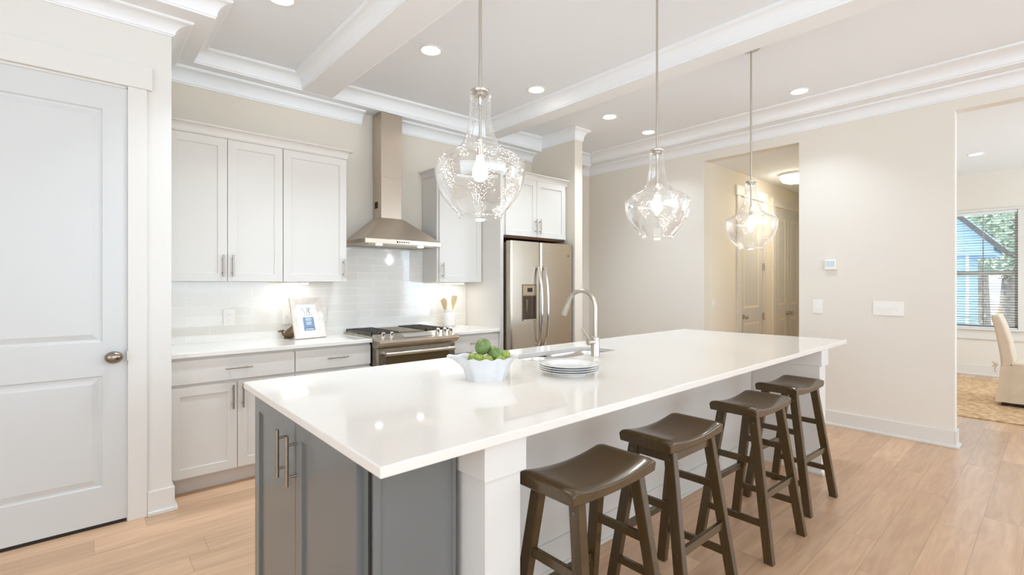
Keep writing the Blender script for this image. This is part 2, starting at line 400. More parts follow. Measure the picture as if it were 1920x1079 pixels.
# ---- panel doors: O lower-left front corner, U along the width, N outward normal; V is up
def slab_panel(bm, O, U, N, wd, ht, th, panels, loops):
    O, U, N = Vector(O), Vector(U), Vector(N); V = Vector((0,0,1))
    def P(u, v, d=0.0): return bm.verts.new(O + U*u + V*v + N*d)
    def quad(a, b, c, d): bm.faces.new([P(*a), P(*b), P(*c), P(*d)])
    u0, u1 = panels[0][0], panels[0][2]
    quad((0,0), (u0,0), (u0,ht), (0,ht)); quad((u1,0), (wd,0), (wd,ht), (u1,ht))
    vs = [0.0]
    for p in sorted(panels, key=lambda q: q[1]): vs += [p[1], p[3]]
    vs.append(ht)
    for i in range(0, len(vs), 2): quad((u0, vs[i]), (u1, vs[i]), (u1, vs[i+1]), (u0, vs[i+1]))
    for (a, b, c, d) in panels:
        prev = [(a,b,0.0), (c,b,0.0), (c,d,0.0), (a,d,0.0)]
        for ins, dep in loops:
            cur = [(a+ins, b+ins, -dep), (c-ins, b+ins, -dep), (c-ins, d-ins, -dep), (a+ins, d-ins, -dep)]
            for i in range(4): quad(prev[i], prev[(i+1)%4], cur[(i+1)%4], cur[i])
            prev = cur
        quad(*prev)
    # sides and back
    quad((0,0,-th), (0,ht,-th), (wd,ht,-th), (wd,0,-th))
    quad((0,0,0), (0,ht,0), (0,ht,-th), (0,0,-th)); quad((wd,0,0), (wd,0,-th), (wd,ht,-th), (wd,ht,0))
    quad((0,0,0), (0,0,-th), (wd,0,-th), (wd,0,0)); quad((0,ht,0), (wd,ht,0), (wd,ht,-th), (0,ht,-th))
    bm.normal_update()
    ctr = O + U*wd/2 + V*ht/2 - N*th/2; nf = len(bm.faces)
    for i, f in enumerate(bm.faces):
        side = i >= nf-5
        if (f.normal.dot(f.calc_center_median()-ctr) if side else f.normal.dot(N)) < 0: f.normal_flip()
    return bm
SHAKER = [(0.001, .009), (.004, .0095)]
def shaker(parent, O, U, N, wd, ht, m, rail=.058, name='door'):
    return obj(name, slab_panel(BM(), O, U, N, wd, ht, .02, [(rail, rail, wd-rail, ht-rail)], SHAKER), m, parent, recalc=False)
def flat_front(parent, O, U, N, wd, ht, m, name='drawer_front'):
    bm = BM(); O, U, N = Vector(O), Vector(U), Vector(N); V = Vector((0,0,1)); p = []
    for d in (-.02, 0):
        for u, v in ((0,0), (wd,0), (wd,ht), (0,ht)): p.append(bm.verts.new(O+U*u+V*v+N*d))
    for f in ((0,1,2,3), (4,5,6,7), (0,1,5,4), (1,2,6,5), (2,3,7,6), (3,0,4,7)): bm.faces.new([p[i] for i in f])
    return obj(name, bm, m, parent, .0015)
def pull(parent, c, axis, N, ln=.15, r=.006, out=.032):
    """bar pull: c is its centre on the door face"""
    c, axis, N = Vector(c), Vector(axis), Vector(N); bm = BM()
    cyl(bm, c+N*out-axis*ln/2, c+N*out+axis*ln/2, r, 14)
    for s in (-1, 1): cyl(bm, c+axis*s*ln*.32, c+axis*s*ln*.32+N*out, r*.75, 10)
    return obj('handle', bm, M_pull, parent)
X, Y, Z = Vector((1,0,0)), Vector((0,1,0)), Vector((0,0,1))

# ------------------------------------------------------------------ dimensions
XW = 5.40            # right wall
YB = 4.24            # range wall
YP = 3.54            # pantry front wall
YH = 2.73; YH0 = 1.734   # hall walls
XD = 9.99            # dining far wall
def zc(x): return 3.025 + max(0, (x-.6))*.0145       # kitchen ceiling, a touch out of level
SOF = 2.92

# ------------------------------------------------------------------ floor, walls
struct('floor', box(BM(), -3.3, XD+.15, -4.1, 4.6, -.12, 0), M_floor, 'light oak plank floor running through kitchen, hall and dining room', 'floor')
bm = BM(); box(bm, -3.3, -.575, YP, YP+.12, 0, 3.1); box(bm, .203, .41, YP, YP+.12, 0, 3.1); box(bm, -.575, .203, YP, YP+.12, 2.478, 3.1); box(bm, .29, .41, YP+.12, YB, 0, 3.1)
struct('wall_pantry', bm, M_trim, 'white pantry wall with tall panelled door at left', 'wall')
struct('wall_back', box(BM(), .29, 4.21, YB, YB+.12, 0, 3.1), M_wallb, 'greige wall behind the range, hood and white cabinets', 'wall')
struct('wall_refrigerator', box(BM(), 4.083, 4.21, 3.55, 4.43, 0, 3.1), M_wallb, 'narrow wall end right of the steel refrigerator', 'wall')
struct('wall_hall_back', box(BM(), 4.21, XW+.12, 4.43, 4.55, 0, 3.1), M_wall, 'short wall behind the refrigerator wall end at far corner', 'wall')
HD = 2.79
bm = BM(); box(bm, XW, XW+.12, YH, 4.43, 0, 3.2); box(bm, XW, XW+.12, YH0, YH, HD-.01, 3.2); box(bm, XW, XW+.12, .57, YH0, 0, 3.2)
box(bm, XW, XW+.12, -2.4, .57, HD, 3.2); box(bm, XW, XW+.12, -4.0, -2.4, 0, 3.2)
struct('wall_right', bm, M_wall, 'long cream wall with hall and dining room openings', 'wall')
bm = BM(); box(bm, XW+.12, 9.6, YH, YH+.12, 0, 3.1)
struct('wall_hall_left', bm, M_hallw, 'cream hall wall holding single and double white doors', 'wall')
bm = BM(); box(bm, XW+.12, 9.6, YH0-.12, YH0, 0, 3.15); box(bm, 9.6, XD+.15, YH0-.12, YH0, 0, 3.15)
struct('wall_hall_right', bm, M_hallw, 'partition wall between hall and dining room', 'wall')
struct('wall_hall_end', box(BM(), 9.48, 9.6, YH0, YH, 0, 3.1), M_hallw, 'end wall of the hall', 'wall')
WY0, WY1, WZ0, WZ1 = .385, 1.107, .705, 2.425
bm = BM(); box(bm, XD, XD+.14, -3.4, WY0, 0, 3.15); box(bm, XD, XD+.14, WY1, YH0, 0, 3.15); box(bm, XD, XD+.14, WY0, WY1, 0, WZ0); box(bm, XD, XD+.14, WY0, WY1, WZ1, 3.15)
struct('wall_dining', bm, M_wall, 'cream far wall of the dining room around its window', 'wall')
bm = BM(); box(bm, XW+.12, 6.6, -3.52, -3.4, 0, 3.15); box(bm, 9.2, XD+.14, -3.52, -3.4, 0, 3.15); box(bm, 6.6, 9.2, -3.52, -3.4, 0, .65); box(bm, 6.6, 9.2, -3.52, -3.4, 2.55, 3.15)
struct('wall_dining_side', bm, M_wall, 'side wall of the dining room', 'wall')
bm = BM(); box(bm, -3.3, -1.6, -4.1, -4.0, 0, 3.2); box(bm, 4.0, XW+.12, -4.1, -4.0, 0, 3.2); box(bm, -1.6, 4.0, -4.1, -4.0, 0, .6); box(bm, -1.6, 4.0, -4.1, -4.0, 2.7, 3.2)
struct('wall_rear', bm, M_wall, 'living room wall with windows behind the camera', 'wall')
bm = BM(); box(bm, -3.3, -3.2, -4.0, -2.5, 0, 3.2); box(bm, -3.3, -3.2, 1.3, YP, 0, 3.2); box(bm, -3.3, -3.2, -2.5, 1.3, 0, .55); box(bm, -3.3, -3.2, -2.5, 1.3, 2.65, 3.2)
struct('wall_left', bm, M_wall, 'living room wall with windows left of the camera', 'wall')

# ceilings
bm = BM()
x0, x1 = -3.3, XW+.05
vb = [(x0,-4.1,zc(x0)), (.6,-4.1,zc(.6)), (x1,-4.1,zc(x1)), (x1,4.5,zc(x1)), (.6,4.5,zc(.6)), (x0,4.5,zc(x0))]
A = [bm.verts.new(v) for v in vb]; B = [bm.verts.new((v[0], v[1], 3.25)) for v in vb]
bm.faces.new([A[0], A[1], A[4], A[5]]); bm.faces.new([A[1], A[2], A[3], A[4]]); bm.faces.new(B)
for i in range(6): bm.faces.new([A[i], A[(i+1)%6], B[(i+1)%6], B[i]])
struct('ceiling', bm, M_ceil, 'white coffered kitchen ceiling', 'ceiling')
struct('ceiling_hall', box(BM(), XW+.12, 9.6, YH0, YH, HD, HD+.12), M_ceil, 'white flat hall ceiling', 'ceiling')
struct('ceiling_dining', box(BM(), XW+.12, XD+.14, -3.5, YH0-.12, 3.005, 3.15), M_ceil, 'white flat dining room ceiling', 'ceiling')
RS = 2.985
bm = BM()
box(bm, -3.3, .59, 3.313, YP, SOF, 3.2); box(bm, .41, .59, YP, YB, SOF, 3.2); box(bm, .59, 4.083, 4.066, YB, SOF, 3.2)
struct('trim_1', bm, M_crown, 'white dropped ceiling border along pantry and range wall', 'ceiling border')
struct('trim_2', box(BM(), 1.348, 1.574, -4.0, 4.08, SOF+.002, 3.2), M_crown, 'white ceiling beam left of the nearest pendant rod', 'ceiling beam')
struct('trim_3', box(BM(), 3.235, 3.40, -4.0, 4.08, SOF+.02, 3.2), M_crown, 'white ceiling beam crossing above the refrigerator end', 'ceiling beam')
bm = BM(); box(bm, 5.185, XW, -4.0, 4.43, RS, 3.2); box(bm, 4.21, 5.2, 4.23, 4.43, RS-.03, 3.2)
struct('trim_4', bm, M_crown, 'white dropped ceiling border along right wall', 'ceiling border')

def crown(bm, p0, p1, n, za, zb, proj, m0=0, m1=0):
    p0, p1, n = Vector((*p0, 0)), Vector((*p1, 0)), Vector((*n, 0)); d = (p1-p0).normalized()
    prof = [(0, 0), (.010, 0), (.012, .10)]
    for k in range(9):
        a = k/8*PI/2
        prof.append((.16+.72*(1-math.cos(a)) if False else (.16 + .70*(1-math.cos(a))), .16 + .64*math.sin(a)))
    prof = [(0,0), (.10,0), (.10,.09), (.17,.12)] + [(.17+.70*(1-math.cos(k/8*PI/2)), .12+.70*math.sin(k/8*PI/2)) for k in range(1, 9)] + [(.93,.84), (1,.88), (1,1), (0,1)]
    R0, R1 = [], []
    for o, z in prof:
        oo = o*proj
        a = p0 + n*oo + d*(oo*m0); b = p1 + n*oo - d*(oo*m1)
        a.z = za[0] + (za[1]-za[0])*z; b.z = zb[0] + (zb[1]-zb[0])*z
        R0.append(bm.verts.new(a)); R1.append(bm.verts.new(b))
    k = len(prof)
    for i in range(k): bm.faces.new([R0[i], R0[(i+1)%k], R1[(i+1)%k], R1[i]])
    bm.faces.new(R0[::-1]); bm.faces.new(R1)
def crown_struct(name, runs, label):
    bm = BM()
    for r in runs: crown(bm, *r)
    struct(name, bm, M_crown, label, 'crown moulding')
s = (2.812, SOF); sp = (2.84, SOF)
crown_struct('trim_5', [((-3.3, YP), (.41, YP), (0, -1), sp, sp, .10, 0, -1), ((.41, YP), (.41, YB), (1, 0), sp, sp, .10, -1, 1)], 'white crown moulding above the pantry door wall')
crown_struct('trim_6', [((.41, YB), (1.925, YB), (0, -1), s, s, .095, 1, 0)], 'white crown moulding above the upper cabinets left of hood')
crown_struct('trim_7', [((2.232, YB), (4.083, YB), (0, -1), s, (2.83, SOF), .095, 0, 0)], 'white crown moulding right of the hood chimney')
sr = (2.88, RS)
crown_struct('trim_8', [((XW, 4.43), (XW, -4.0), (-1, 0), sr, sr, .095, 1, 0), ((4.21, 4.43), (XW, 4.43), (0, -1), (2.87, RS-.03), sr, .095, 0, 1)], 'white crown moulding at top of long right wall')
# inner crowns of the coffers
def zt(x): return zc(x)
crown_struct('trim_9', [((-3.3, 3.313), (.59, 3.313), (0, -1), (SOF, zt(0)), (SOF, zt(.59)), .085, 0, -1), ((.59, 3.313), (.59, 4.066), (1, 0), (SOF, zt(.59)), (SOF, zt(.59)), .085, -1, 1),
    ((.59, 4.066), (1.348, 4.066), (0, -1), (SOF, zt(.6)), (SOF, zt(1.35)), .085, 1, 1), ((1.348, 4.066), (1.348, -4), (-1, 0), (SOF, zt(1.3)), (SOF, zt(1.3)), .085, 1, 0)], 'white cove moulding inside the left ceiling coffer')
crown_struct('trim_10', [((1.574, -4), (1.574, 4.066), (1, 0), (SOF, zt(1.6)), (SOF, zt(1.6)), .085, 0, 1), ((1.574, 4.066), (3.235, 4.066), (0, -1), (SOF, zt(1.6)), (SOF+.02, zt(3.2)), .085, 1, 1),
    ((3.235, 4.066), (3.235, -4), (-1, 0), (SOF+.02, zt(3.2)), (SOF+.02, zt(3.2)), .085, 1, 0)], 'white cove moulding inside the middle ceiling coffer')
crown_struct('trim_11', [((3.40, -4), (3.40, 4.066), (1, 0), (SOF+.02, zt(3.4)), (SOF+.02, zt(3.4)), .07, 0, 1), ((3.40, 4.066), (4.083, 4.066), (0, -1), (SOF, zt(3.4)), (SOF, zt(4)), .07, 1, 1),
    ((4.083, 4.066), (4.083, 3.55), (-1, 0), (SOF+.03, zt(4)), (SOF+.03, zt(4)), .07, 1, -1), ((4.083, 3.55), (4.21, 3.55), (0, -1), (SOF+.03, zt(4.1)), (SOF+.03, zt(4.2)), .07, -1, -1),
    ((4.21, 3.55), (4.21, 4.23), (1, 0), (SOF+.03, zt(4.2)), (SOF+.03, zt(4.2)), .07, -1, 1), ((4.21, 4.23), (5.185, 4.23), (0, -1), (RS-.03, zt(4.2)), (RS, zt(5.1)), .10, 1, 1),
    ((5.185, 4.23), (5.185, -4), (-1, 0), (RS, zt(5.1)), (RS, zt(5.1)), .16, 1, 0)], 'white cove moulding inside the right ceiling coffer')

# baseboards
def baseboard(name, runs, label, h=.14):
    bm = BM()
    for (x0, y0, x1, y1, nx, ny, ext) in runs:
        for t, hh in ((.015, h), (.030, .022)):   # the board and its shoe
            if nx: box(bm, min(x0, x0+nx*t), max(x0, x0+nx*t), min(y0, y1), max(y0, y1), 0, hh)
            else: box(bm, min(x0, x1)-(t if ext < 0 else 0), max(x0, x1)+(t if ext > 0 else 0), min(y0, y0+ny*t), max(y0, y0+ny*t), 0, hh)
    struct(name, bm, M_trim, label, 'baseboard', bevel=.003)
baseboard('baseboard_pantry', [(.293, YP, .41, YP, 0, -1, 1), (.41, YP, .41, YP+.12, 1, 0, 0)], 'white baseboard piece right of the pantry door casing')
baseboard('baseboard_right', [(XW, .57, XW, YH0, -1, 0, 0), (XW, .57, XW+.12, .57, 0, -1, -1)], 'white baseboard along the right wall between its openings')
baseboard('baseboard_right_far', [(XW, YH, XW, 4.43, -1, 0, 0)], 'white baseboard along the right wall beyond the hall')
baseboard('baseboard_dining', [(XD, -3.4, XD, YH0-.12, -1, 0, 0)], 'white baseboard under the dining room window', h=.15)

# ------------------------------------------------------------------ pantry door (door_1)
d1 = thing('door_1', 'tall white two-panel pantry door with oval knob', 'door', (-.18, YP, 0)); d1['kind'] = 'structure'
O = (-.565, YP-.002, .02); wd = .764; ht = 2.448
RAISED = [(.006, .009), (.016, .010), (.045, .002)]
pu0, pu1 = .11, wd-.106
obj('panel', slab_panel(BM(), O, X, -Y, wd, ht, .035, [(pu0, .205, pu1, .823), (pu0, 1.011, pu1, 2.312)], RAISED), M_door, d1, recalc=False)
bm = BM(); box(bm, .203, .292, YP-.018, YP, 0, 2.484); box(bm, -.665, -.57, YP-.018, YP, 0, 2.484)
obj('casing', bm, M_trim, d1, .003)
boxobj('header', (-.69, .316, YP-.024, YP, 2.484, 2.618), M_trim, d1, .003)
bm = BM(); box(bm, -.57, .203, YP, YP+.1, 2.47, 2.478); box(bm, .199, .203, YP, YP+.1, 0, 2.478)
obj('jamb', bm, M_trim, d1)
kx, kz = .140, .946
bm = BM(); lathe(bm, [(0,0), (.030,0), (.030,.006), (.012,.010), (.011,.028)], n=28)
bmesh.ops.rotate(bm, verts=bm.verts, cent=(0,0,0), matrix=Matrix.Rotation(PI/2, 3, 'X')); bmesh.ops.translate(bm, verts=bm.verts, vec=(kx, YP-.002, kz))
ellipsoid(bm, (kx, YP-.048, kz), .041, .026, .034)
obj('knob', bm, M_knob, d1)
boxobj('strike_plate', (.199, .208, YP-.0195, YP-.012, kz-.028, kz+.028), M_nickel, d1)
boxobj('under_door_strip', (-.565, .199, YP, YP+.12, .0005, .018), M_dark, d1)  # dark strip filling the gap under the door

# ------------------------------------------------------------------ hall doors
TWO = [(.004, .006), (.012, .007), (.035, .002)]
d2 = thing('door_2', 'narrow white hall door with small round knob, left of double doors', 'door', (6.7, YH, 0)); d2['kind'] = 'structure'
obj('panel', slab_panel(BM(), (6.36, YH-.003, .02), X, -Y, .70, 2.45, .035, [(.11, .2, .59, .83), (.11, 1.02, .59, 2.31)], TWO), M_door, d2, recalc=False)
bm = BM(); box(bm, 6.25, 6.352, YH-.02, YH, 0, 2.49); box(bm, 7.068, 7.17, YH-.02, YH, 0, 2.49); obj('casing', bm, M_trim, d2, .003)
boxobj('header', (6.22, 7.20, YH-.026, YH, 2.49, 2.62), M_trim, d2, .003)
def round_knob(parent, x, y, z):
    bm = BM(); cyl(bm, (x, y, z), (x, y-.03, z), .012, 12); ellipsoid(bm, (x, y-.045, z), .030, .022, .030, n=16, m=8); cyl(bm, (x, y, z), (x, y-.006, z), .028, 16)
    return obj('knob', bm, M_nickel, parent)
round_knob(d2, 6.45, YH-.003, .93)
for z in (.91, 1.59): boxobj('hinge', (7.055, 7.072, YH-.03, YH-.003, z-.05, z+.05), M_nickel, d2)
d3 = thing('door_3', 'white double closet doors with paired round knobs in the hall', 'door', (8.0, YH, 0)); d3['kind'] = 'structure'
for x0, nm in ((7.52, 'leaf'), (8.02, 'leaf')):
    obj(nm, slab_panel(BM(), (x0, YH-.003, .02), X, -Y, .49, 2.43, .035, [(.10, .2, .39, .83), (.10, 1.02, .39, 2.30)], TWO), M_door, d3, recalc=False)
bm = BM(); box(bm, 7.41, 7.512, YH-.02, YH, 0, 2.47); box(bm, 8.518, 8.62, YH-.02, YH, 0, 2.47); obj('casing', bm, M_trim, d3, .003)
boxobj('header', (7.38, 8.65, YH-.026, YH, 2.47, 2.60), M_trim, d3, .003)
round_knob(d3, 7.955, YH-.003, .92); round_knob(d3, 8.075, YH-.003, .92)
d4 = thing('door_4', 'white door casing edge just right of the refrigerator wall end', 'door', (4.9, 4.43, 0)); d4['kind'] = 'structure'
boxobj('casing', (5.16, 5.25, 4.408, 4.43, 0, 2.48), M_trim, d4, .003); boxobj('header', (4.3, 5.28, 4.403, 4.43, 2.48, 2.60), M_trim, d4, .003)
obj('panel', slab_panel(BM(), (4.42, 4.425, .02), X, -Y, .735, 2.45, .03, [(.11, .2, .62, .83), (.11, 1.02, .62, 2.31)], TWO), M_door, d4, recalc=False)

# ------------------------------------------------------------------ dining room window
w1 = thing('window_1', 'white double-hung dining room window with raised slat blind', 'window', (XD, .746, WZ0)); w1['kind'] = 'structure'
bm = BM(); fx0, fx1 = XD+.03, XD+.09
box(bm, fx0, fx1, WY0, WY0+.035, WZ0, WZ1); box(bm, fx0, fx1, WY1-.035, WY1, WZ0, WZ1); box(bm, fx0, fx1, WY0, WY1, WZ1-.035, WZ1); box(bm, fx0, fx1, WY0, WY1, WZ0, WZ0+.045)
obj('frame', bm, M_trim, w1, .003)
boxobj('meeting_rail', (fx0-.01, fx1, WY0+.03, WY1-.03, 1.485, 1.545), M_trim, w1, .003)
bm = BM(); box(bm, fx0+.02, fx1-.02, .738, .754, WZ0+.04, WZ1-.03); obj('muntin', bm, M_trim, w1)
boxobj('pane', (fx0+.028, fx0+.031, WY0+.03, WY1-.03, WZ0+.04, WZ1-.03), M_pane, w1)
bm = BM(); box(bm, XD-.02, XD, WY0-.09, WY0, WZ0-.02, WZ1); box(bm, XD-.02, XD, WY1, WY1+.09, WZ0-.02, WZ1); box(bm, XD-.026, XD, WY0-.11, WY1+.11, WZ1, WZ1+.035)
obj('casing', bm, M_trim, w1, .003)
boxobj('sill', (XD-.05, XD+.03, WY0-.11, WY1+.11, WZ0-.03, WZ0), M_trim, w1, .004)
boxobj('apron', (XD-.02, XD, WY0-.09, WY1+.09, WZ0-.17, WZ0-.03), M_trim, w1, .003)
bl = thing('window_blind', 'white horizontal slat blind hanging inside the dining room window', 'blind', (XD+.012, .746, WZ0+.02))
bm = BM(); z = WZ0+.16
k = 0
while z < WZ1-.05:
    frustum(bm, [(XD-.006, WY0+.006, z-.006), (XD+.026, WY0+.006, z), (XD+.026, WY1-.006, z), (XD-.006, WY1-.006, z-.006)],
                [(XD-.006, WY0+.006, z-.003), (XD+.026, WY0+.006, z+.003), (XD+.026, WY1-.006, z+.003), (XD-.006, WY1-.006, z-.003)])
    z += .038; k += 1
obj('slats', bm, M_rail, bl)
bm = BM()
for i in range(4): box(bm, XD-.006, XD+.026, WY0+.006, WY1-.006, WZ0+.026+i*.033, WZ0+.032+i*.033)
obj('stacked_slats', bm, M_rail, bl)
boxobj('bottom_rail', (XD-.008, XD+.026, WY0+.005, WY1-.005, WZ0+.002, WZ0+.02), M_blind, bl)
bm = BM()
for yy in (.55, .95): cyl(bm, (XD+.01, yy, WZ0+.02), (XD+.01, yy, WZ1-.03), .0015, 6)
obj('ladder_cord', bm, M_blind, bl)
boxobj('head_rail', (XD-.008, XD+.028, WY0+.005, WY1-.005, WZ1-.04, WZ1-.002), M_blind, bl)

# ------------------------------------------------------------------ range-wall cabinets
YF = 3.685   # base door face
def base_unit(label, x0, x1, doors, drawers, loc=None):
    t = thing('base_cabinet', label, 'cabinet', ((x0+x1)/2, (YF+YB)/2, 0), 'white base cabinets along the range wall')
    boxobj('body', (x0, x1, YF+.021, YB-.012, .115, .884), M_cab, t)
    boxobj('toe_kick', (x0, x1, YF+.085, YB-.012, 0, .115), M_cab, t)
    for (a, b, hx) in drawers:
        d = flat_front(t, (a, YF, .714), X, -Y, b-a, .152, M_cab)
        pull(d, ((a+b)/2 if hx is None else hx, YF, .795), X, -Y, .16)
    for (a, b, side) in doors:
        d = shaker(t, (a, YF, .118), X, -Y, b-a, .578, M_cab)
        pull(d, (b-.028 if side > 0 else a+.028, YF, .602), Z, -Y, .16)
    return t
base_unit('white base cabinet beside the pantry wall, one wide drawer over two doors', .412, 1.166, [(.414, .792, 1), (.796, 1.164, -1)], [(.414, 1.164, .80)])
base_unit('white base cabinet directly left of the range', 1.168, 1.752, [(1.170, 1.460, 1), (1.464, 1.750, -1)], [(1.170, 1.750, 1.475)])
base_unit('white base cabinet between the range and refrigerator panel', 2.526, 3.098, [(2.528, 2.811, 1), (2.815, 3.096, -1)], [(2.528, 3.096, None)])
tag(boxobj('countertop', (.412, 1.757, 3.66, YB, .885, .915), M_quartz, None, .004), 'white quartz countertop left of the range, holding the picture frame', 'countertop')
tag(boxobj('countertop', (2.521, 3.10, 3.66, YB, .885, .915), M_quartz, None, .004), 'short white quartz countertop right of the range, holding the crock', 'countertop')
tag(obj('tile_backsplash', box(BM(), .412, 3.098, YB-.008, YB-.0005, .915, 1.69), M_tile, origin=(0,0,.0)), 'glossy white subway tile backsplash behind range and counters', 'backsplash')

# upper cabinets
YU = 3.95; UZ = 1.373
def upper_unit(label, x0, x1, doors, z1=2.40, y=YU, z0=UZ, name='upper_cabinet', hz=1.485):
    t = thing(name, label, 'cabinet', ((x0+x1)/2, (y+YB)/2, z0), 'white wall cabinets')
    boxobj('body', (x0, x1, y+.021, YB-.0085, z0, z1), M_cab, t)
    for (a, b, side) in doors:
        d = shaker(t, (a, y, z0+.002), X, -Y, b-a, z1-z0-.01, M_cab)
        pull(d, (b-.028 if side > 0 else a+.028, y, hz), Z, -Y, .155)
    return t
ua = upper_unit('white wall cabinet with two doors beside the pantry wall', .412, 1.162, [(.430, .786, 1), (.790, 1.160, -1)])
ub = upper_unit('white wall cabinet with one door immediately left of the hood', 1.164, 1.663, [(1.166, 1.661, 1)])
uc = upper_unit('white wall cabinet with one door right of the hood', 2.562, 3.098, [(2.582, 3.090, -1)])
ud = upper_unit('white two-door cabinet above the steel refrigerator', 3.142, 4.079, [(3.172, 3.604, 1), (3.608, 4.05, -1)], z1=2.45, y=3.66, z0=1.847, hz=1.96)
def cab_crown(par, runs):
    bm = BM()
    for r in runs: crown(bm, *r)
    obj('crown', bm, M_cab, par)
zz = (2.395, 2.465)
cab_crown(ua, [((.412, YU+.003), (1.163, YU+.003), (0, -1), zz, zz, .045, 0, 0)])
cab_crown(ub, [((1.163, YU+.003), (1.663, YU+.003), (0, -1), zz, zz, .045, 0, -1), ((1.663, YU+.003), (1.663, YB-.009), (1, 0), zz, zz, .045, -1, 0)])
cab_crown(uc, [((2.562, YB-.009), (2.562, YU+.003), (-1, 0), zz, zz, .045, 0, -1), ((2.562, YU+.003), (3.098, YU+.003), (0, -1), zz, zz, .045, -1, 0)])
z2 = (2.44, 2.505)
cab_crown(ud, [((3.142, 3.663), (4.079, 3.663), (0, -1), z2, z2, .045, -.9, 0)])
boxobj('underside', (3.143, 4.075, 3.70, 4.20, 1.825, 1.846), M_cabin, ud, label='brown wood underside')
tag(boxobj('end_panel', (3.10, 3.14, 3.66, YB-.001, 0, 2.45), M_cab, None, .0015), 'tall white side panel between the short counter and refrigerator', 'panel')

# under-cabinet strip lights
def strip(x0, x1, yc, zt_, label, sp_):
    t = thing('cabinet_light', label, 'light', ((x0+x1)/2, yc, zt_-.022), 'slim lights under the wall cabinets')
    boxobj('housing', (x0-.01, x1+.01, yc-.03, yc+.03, zt_-.012, zt_), M_plastic, t)
    boxobj('lens', (x0, x1, yc-.022, yc+.022, zt_-.02, zt_-.012), M_strip, t)
    l = area('cabinet_lamp', (0, 0, 0), (0, 0, 0), x1-x0, .04, sp_, WARM); l.parent = t; l.location = (0, 0, -.003)
strip(1.20, 1.39, 4.09, UZ, 'slim lit strip under wall cabinets left of the hood', .34)
strip(2.70, 2.95, 4.09, UZ, 'slim lit strip under the single cabinet right of hood', .36)

# ------------------------------------------------------------------ range hood
hd = thing('range_hood', 'stainless chimney range hood on the wall above the range', 'range hood', (2.137, YB, 1.70))
hx0, hx1, hy0, hzb = 1.765, 2.509, 3.815, 1.70
bm = BM(); box(bm, hx0, hx1, hy0, YB-.0085, hzb, hzb+.038); obj('rim', bm, M_steelv, hd, .002)
bm = BM(); frustum(bm, [(hx0, hy0, 1.738), (hx1, hy0, 1.738), (hx1, YB-.009, 1.738), (hx0, YB-.009, 1.738)], [(2.027, 4.055, 1.955), (2.247, 4.055, 1.955), (2.247, YB-.009, 1.955), (2.027, YB-.009, 1.955)])
obj('canopy', bm, M_steelv, hd, .002)
boxobj('lower_chimney', (2.036, 2.238, 4.07, YB-.001, 1.95, 2.34), M_steelv, hd, .0015)
boxobj('upper_chimney', (2.032, 2.242, 4.066, YB, 2.33, 2.915), M_steelv, hd, .0015)
bm = BM()
for i in range(4): box(bm, 2.034, 2.0365, 4.14+i*.016, 4.15+i*.016, 2.05, 2.11)
obj('vent', bm, M_dark, hd)
bm = BM(); box(bm, hx0+.05, hx1-.05, hy0+.05, YB-.06, hzb-.004, hzb+.002); obj('filter', bm, M_steel, hd)
for xx in (1.93, 2.34):
    bm = BM(); cyl(bm, (xx, 3.90, hzb-.009), (xx, 3.90, hzb-.003), .028, 20); obj('lamp', bm, M_can, hd)
bm = BM()
for i in range(6): cyl(bm, (2.06+i*.022, hy0+.001, hzb+.020), (2.06+i*.022, hy0-.003, hzb+.020), .006 if i else .008, 10)
obj('button', bm, M_dark, hd)

# ------------------------------------------------------------------ range
rg = thing('gas_range', 'stainless slide-in gas range under the hood', 'range', (2.139, 3.9, 0))
rx0, rx1 = 1.762, 2.516
boxobj('body', (rx0, rx1, 3.66, YB-.02, .02, .905), M_steel, rg)
boxobj('cooktop', (rx0-.008, rx1+.008, 3.665, YB-.012, .916, .930), M_steel, rg, .002)
bm = BM(); prism(bm, [(3.675, .945), (3.545, .905), (3.538, .888), (3.556, .862), (3.585, .842), (3.675, .842)], 0, rx0-.004, rx1+.004)
obj('control_panel', bm, M_steel, rg, .002)
sl = Vector((0, -.13, -.04)).normalized(); nrm = Vector((0, -.04, .13)).normalized()
def onpanel(x, s): return Vector((x, 3.675, .945)) + sl*s
bm = BM()
a, b = onpanel(2.02, .03), onpanel(2.02, .10)
for vset in ([(2.00, .03), (2.29, .03), (2.29, .105), (2.00, .105)],):
    lo = [bm.verts.new(onpanel(x, s_)+nrm*.0005) for x, s_ in vset]; hi = [bm.verts.new(onpanel(x, s_)+nrm*.002) for x, s_ in vset]
    bm.faces.new(hi); bm.faces.new(lo[::-1])
    for i in range(4): bm.faces.new([lo[i], lo[(i+1)%4], hi[(i+1)%4], hi[i]])
obj('touch_display', bm, M_panelglass, rg)
for x in (1.825, 1.90, 2.345, 2.415, 2.480):
    bm = BM(); c = onpanel(x, .055)
    tube(bm, [c, c+nrm*.010, c+nrm*.012, c+nrm*.034, c+nrm*.037], [.021, .021, .017, .015, .011], 18); obj('knob', bm, M_chrome, rg)
dr = boxobj('oven_door', (rx0+.01, rx1-.01, 3.59, 3.66, .215, .835), M_steel, rg, .003)
boxobj('window', (rx0+.075, rx1-.075, 3.587, 3.592, .30, .80), M_glassdark, dr)
bm = BM(); tube(bm, [(rx0+.045, 3.535, .795), (rx1-.045, 3.535, .795)], .016, 16)
for x in (rx0+.06, rx1-.06): cyl(bm, (x, 3.535, .795), (x, 3.592, .795), .012, 12)
obj('handle', bm, M_nickel, dr)
boxobj('drawer', (rx0+.01, rx1-.01, 3.60, 3.66, .04, .205), M_steel, rg, .003)
